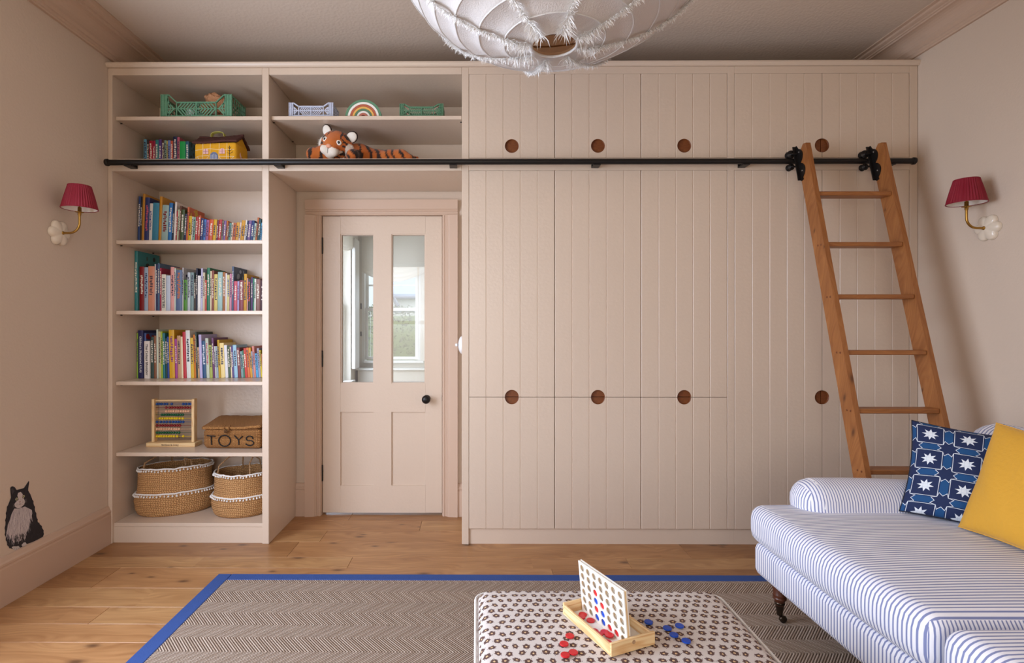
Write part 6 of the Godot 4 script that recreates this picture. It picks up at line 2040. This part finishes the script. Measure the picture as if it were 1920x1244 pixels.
# ---------------------------------------------------------------- plush tiger
# surface nets of a distance field, coloured point by point
func nets(lo: Vector3, hi: Vector3, cell: float, field: Callable, color: Callable) -> Shape:
	var n := Vector3i(((hi - lo) / cell).ceil()) + Vector3i.ONE
	var val := PackedFloat32Array()
	val.resize(n.x * n.y * n.z)
	var i := 0
	for z in n.z:
		for y in n.y:
			for x in n.x:
				val[i] = field.call(lo + Vector3(x, y, z) * cell)
				i += 1
	var at := func(x: int, y: int, z: int) -> int: return (z * n.y + y) * n.x + x
	var vid := {}
	var pts := []
	var cols := []
	for z in n.z - 1:
		for y in n.y - 1:
			for x in n.x - 1:
				var base: int = (z * n.y + y) * n.x + x
				var inside := 0
				var vv := []
				for k in 8:
					var f := val[base + (k & 1) + ((k >> 1) & 1) * n.x + ((k >> 2) & 1) * n.x * n.y]
					vv.append(f)
					if f < 0.0:
						inside += 1
				if inside == 0 or inside == 8:
					continue
				var sum := Vector3.ZERO
				var cnt := 0
				for e in [[0, 1], [2, 3], [4, 5], [6, 7], [0, 2], [1, 3], [4, 6], [5, 7], [0, 4], [1, 5], [2, 6], [3, 7]]:
					var a: float = vv[e[0]]
					var b: float = vv[e[1]]
					if (a < 0.0) != (b < 0.0):
						var t := a / (a - b)
						var p0 := Vector3(e[0] & 1, (e[0] >> 1) & 1, (e[0] >> 2) & 1)
						var p1 := Vector3(e[1] & 1, (e[1] >> 1) & 1, (e[1] >> 2) & 1)
						sum += p0.lerp(p1, t)
						cnt += 1
				var p := lo + (Vector3(x, y, z) + sum / cnt) * cell
				vid[base] = pts.size()
				pts.append(p)
				cols.append(color.call(p))
	var s := Shape.new().smooth(0)
	var emit := func(a: int, b: int, c: int, d: int, flip: bool):
		if not (a in vid and b in vid and c in vid and d in vid):
			return
		var q := [vid[a], vid[b], vid[c], vid[d]]
		if flip:
			q = [q[0], q[3], q[2], q[1]]
		for k in [0, 2, 1, 0, 3, 2]:
			s.st.set_color(cols[q[k]])
			s.v(pts[q[k]], Vector2.ZERO)
	var sx := 1
	var sy := n.x
	var sz := n.x * n.y
	for z in range(1, n.z - 1):
		for y in range(1, n.y - 1):
			for x in range(1, n.x - 1):
				var b: int = (z * n.y + y) * n.x + x
				var f := val[b] < 0.0
				if f != (val[b + sx] < 0.0):
					emit.call(b - sy - sz, b - sz, b, b - sy, not f)
				if f != (val[b + sy] < 0.0):
					emit.call(b - sx - sz, b - sx, b, b - sz, not f)
				if f != (val[b + sz] < 0.0):
					emit.call(b - sx - sy, b - sy, b, b - sx, not f)
	return s


func capsule(p: Vector3, a: Vector3, b: Vector3, ra: float, rb: float) -> float:
	var ab := b - a
	var t := clampf((p - a).dot(ab) / ab.length_squared(), 0.0, 1.0)
	return (p - a - ab * t).length() - lerpf(ra, rb, t)


func smin(a: float, b: float, k: float) -> float:
	var h := maxf(k - absf(a - b), 0.0) / k
	return minf(a, b) - h * h * k * 0.25


func ellipsoid(p: Vector3, c: Vector3, r: Vector3) -> float:
	var q := p - c
	var k0 := (q / r).length()
	var k1 := (q / (r * r)).length()
	return k0 * (k0 - 1.0) / maxf(k1, 0.0001)


func tiger() -> void:
	var o := thing("toy_tiger", "orange striped plush tiger lying on the shelf over the doorway", "toy", Vector3(-0.70, 2.2872, -3.335))
	var fur := paint("tiger_fur", Color.WHITE, 0.95)
	fur.vertex_color_use_as_albedo = true
	fur.rim_enabled = true
	fur.rim = 0.4
	fur.rim_tint = 0.6
	fur.normal_enabled = true
	fur.normal_texture = grain_normal(61, 0.15, 8.0)
	fur.normal_scale = 0.6
	triplanar(fur, 9.0)
	var nz := FastNoiseLite.new()
	nz.seed = 4
	nz.frequency = 9.0
	var orange := rgb(176, 84, 28).srgb_to_linear()
	var light := rgb(204, 116, 48).srgb_to_linear()
	var dark := rgb(46, 24, 20).srgb_to_linear()
	var white := rgb(228, 216, 202).srgb_to_linear()
	# body, legs and tail: one skin
	var bones := [[Vector3(-0.12, 0.08, 0.0), Vector3(-0.03, 0.075, -0.01), 0.07, 0.068], [Vector3(-0.03, 0.075, -0.01), Vector3(0.09, 0.056, -0.025), 0.068, 0.054], [Vector3(0.09, 0.056, -0.025), Vector3(0.2, 0.062, -0.03), 0.054, 0.056],
		[Vector3(0.16, 0.052, 0.02), Vector3(0.235, 0.045, 0.05), 0.052, 0.046], [Vector3(0.235, 0.045, 0.05), Vector3(0.29, 0.03, 0.07), 0.042, 0.03], [Vector3(0.2, 0.05, -0.08), Vector3(0.27, 0.035, -0.07), 0.045, 0.034],
		[Vector3(-0.12, 0.07, 0.04), Vector3(-0.22, 0.058, 0.085), 0.05, 0.047], [Vector3(-0.22, 0.058, 0.085), Vector3(-0.285, 0.046, 0.115), 0.047, 0.043],
		[Vector3(-0.06, 0.055, 0.05), Vector3(-0.045, 0.036, 0.13), 0.045, 0.036], [Vector3(0.24, 0.07, -0.05), Vector3(0.31, 0.05, -0.02), 0.022, 0.02], [Vector3(0.31, 0.05, -0.02), Vector3(0.335, 0.045, 0.04), 0.02, 0.012]]
	var body_field := func(p: Vector3) -> float:
		if p.y < 0.001:
			return 0.02
		var d := 1.0
		for b in bones:
			d = smin(d, capsule(p, b[0], b[1], b[2], b[3]), 0.03)
		return maxf(d, 0.002 - p.y)
	var body_color := func(p: Vector3) -> Color:
		var w: float = nz.get_noise_3dv(p)
		var w2: float = nz.get_noise_3dv(p * 0.45 + Vector3(3, 1, 2))
		var s: float = sin(p.x * 118.0 + p.y * 50.0 * signf(p.z) + w2 * 7.0)
		if p.x < -0.17:
			s = sin(p.x * 95.0 - p.y * 30.0 + w2 * 5.0)
		var c := orange.lerp(light, clampf(0.5 + w * 0.6, 0, 1))
		return dark if s > 0.42 + w * 0.5 else c
	part("body", nets(Vector3(-0.35, -0.012, -0.14), Vector3(0.37, 0.17, 0.185), 0.0085, body_field, body_color), fur, o)
	# head, tilted to its own shoulder
	var head := bare("head", o, Vector3(-0.155, 0.112, 0.075))
	head.scale = Vector3.ONE * 0.9
	head.rotation = Vector3(0.12, -0.16, deg_to_rad(-17))
	var head_field := func(p: Vector3) -> float:
		var d := ellipsoid(p, Vector3(0, 0.005, 0), Vector3(0.108, 0.092, 0.088))
		d = smin(d, ellipsoid(p, Vector3(0, -0.012, 0.07), Vector3(0.046, 0.05, 0.045)), 0.03)
		d = smin(d, ellipsoid(p, Vector3(-0.028, -0.05, 0.088), Vector3(0.037, 0.034, 0.032)), 0.008)
		d = smin(d, ellipsoid(p, Vector3(0.028, -0.05, 0.088), Vector3(0.037, 0.034, 0.032)), 0.008)
		d = smin(d, ellipsoid(p, Vector3(0, -0.074, 0.07), Vector3(0.036, 0.026, 0.032)), 0.012)
		for sg in [-1.0, 1.0]:
			d = smin(d, ellipsoid(p, Vector3(sg * 0.092, -0.022, 0.0), Vector3(0.034, 0.05, 0.03)), 0.03)
		return d
	var head_color := func(p: Vector3) -> Color:
		var w: float = nz.get_noise_3dv(p * 1.3)
		if p.z > 0.05 and p.y < -0.024 - absf(p.x) * 0.12 and absf(p.x) < 0.075:
			return white
		if absf(p.x) > 0.094 + w * 0.012 and p.y < 0.03:
			return white
		if absf(p.x) < 0.036 and p.z > 0.055:
			return light.lerp(orange, 0.4)
		var c := orange.lerp(light, clampf(0.5 + w * 0.6, 0, 1))
		var s := 0.0
		if p.y > 0.04 and absf(p.x) < 0.05:
			s = sin(absf(p.x) * 210.0 + p.y * 90.0 + w * 4.0)
		else:
			s = sin(p.y * 170.0 + absf(p.x) * 40.0 + w * 4.0)
		return dark if s > 0.25 and (p - Vector3(signf(p.x) * 0.05, 0.014, 0.083)).length() > 0.03 and p.length() > 0.06 and absf(p.x) > 0.012 else c
	part("face", nets(Vector3(-0.14, -0.115, -0.1), Vector3(0.14, 0.11, 0.135), 0.0068, head_field, head_color), fur, head)
	paint("tiger_white", rgb(228, 220, 208), 0.95)
	paint("tiger_black", rgb(20, 18, 18), 0.25)
	paint("tiger_dark_fur", rgb(44, 26, 22), 0.95)
	paint("tiger_nose", rgb(214, 150, 120), 0.7)
	for sg in [-1.0, 1.0]:
		var ear_at := Transform3D(Basis(Vector3.BACK, sg * deg_to_rad(-38)) * Basis(Vector3.UP, sg * 0.25), Vector3(sg * 0.08, 0.066, -0.005))
		var back := Shape.new().ball(Vector3(0, 0.018, 0), Vector3(0.037, 0.044, 0.014), 20, 12, ear_at)
		part("ear", back, "tiger_dark_fur", head)
		part("ear_lining", Shape.new().ball(Vector3(0, 0.015, 0.0065), Vector3(0.033, 0.04, 0.011), 20, 12, ear_at), "tiger_white", head)
		var et := Transform3D(Basis(Vector3.UP, sg * 0.42) * Basis(Vector3.RIGHT, -0.12), Vector3(sg * 0.05, 0.014, 0.083))
		part("eye_patch", Shape.new().ball(Vector3.ZERO, Vector3(0.019, 0.0165, 0.0075), 18, 10, et), "tiger_white", head)
		part("eye", Shape.new().ball(Vector3(-sg * 0.001, 0, 0.003), Vector3(0.011, 0.0105, 0.0065), 16, 10, et), "tiger_black", head)
	part("nose", Shape.new().ball(Vector3(0, -0.026, 0.112), Vector3(0.019, 0.015, 0.011), 16, 10), "tiger_nose", head)
	part("mouth_seam", Shape.new().tube([Vector3(-0.024, -0.016, 0.108), Vector3(-0.008, -0.036, 0.117), Vector3(0, -0.04, 0.117), Vector3(0, -0.072, 0.108)], 0.0013, 5).tube([Vector3(0.024, -0.016, 0.108), Vector3(0.008, -0.036, 0.117), Vector3(0, -0.04, 0.117)], 0.0013, 5), "tiger_dark_fur", head)
	# white ruff behind the cheeks
	var r := RandomNumberGenerator.new()
	r.seed = 6
	var ruff := Shape.new().flat()
	for sg in [-1.0, 1.0]:
		for k in 420:
			var g := r.randf_range(-1.25, 0.35)
			var base := Vector3(sg * (0.098 + 0.012 * r.randf()) * cos(g * 0.8), 0.0 + sin(g) * 0.078, r.randf_range(-0.022, 0.022))
			var dir := (Vector3(base.x * 1.2, base.y - 0.05, 0.0).normalized() + Vector3(r.randf_range(-0.3, 0.3), r.randf_range(-0.5, 0.1), r.randf_range(-0.2, 0.5))).normalized()
			var l := r.randf_range(0.014, 0.03)
			var side := dir.cross(Vector3.BACK).normalized() * 0.0012
			ruff.tri(base - side, base + side, base + dir * l)
	part("ruff", ruff, "tiger_white", head).set_meta("kind", "stuff")
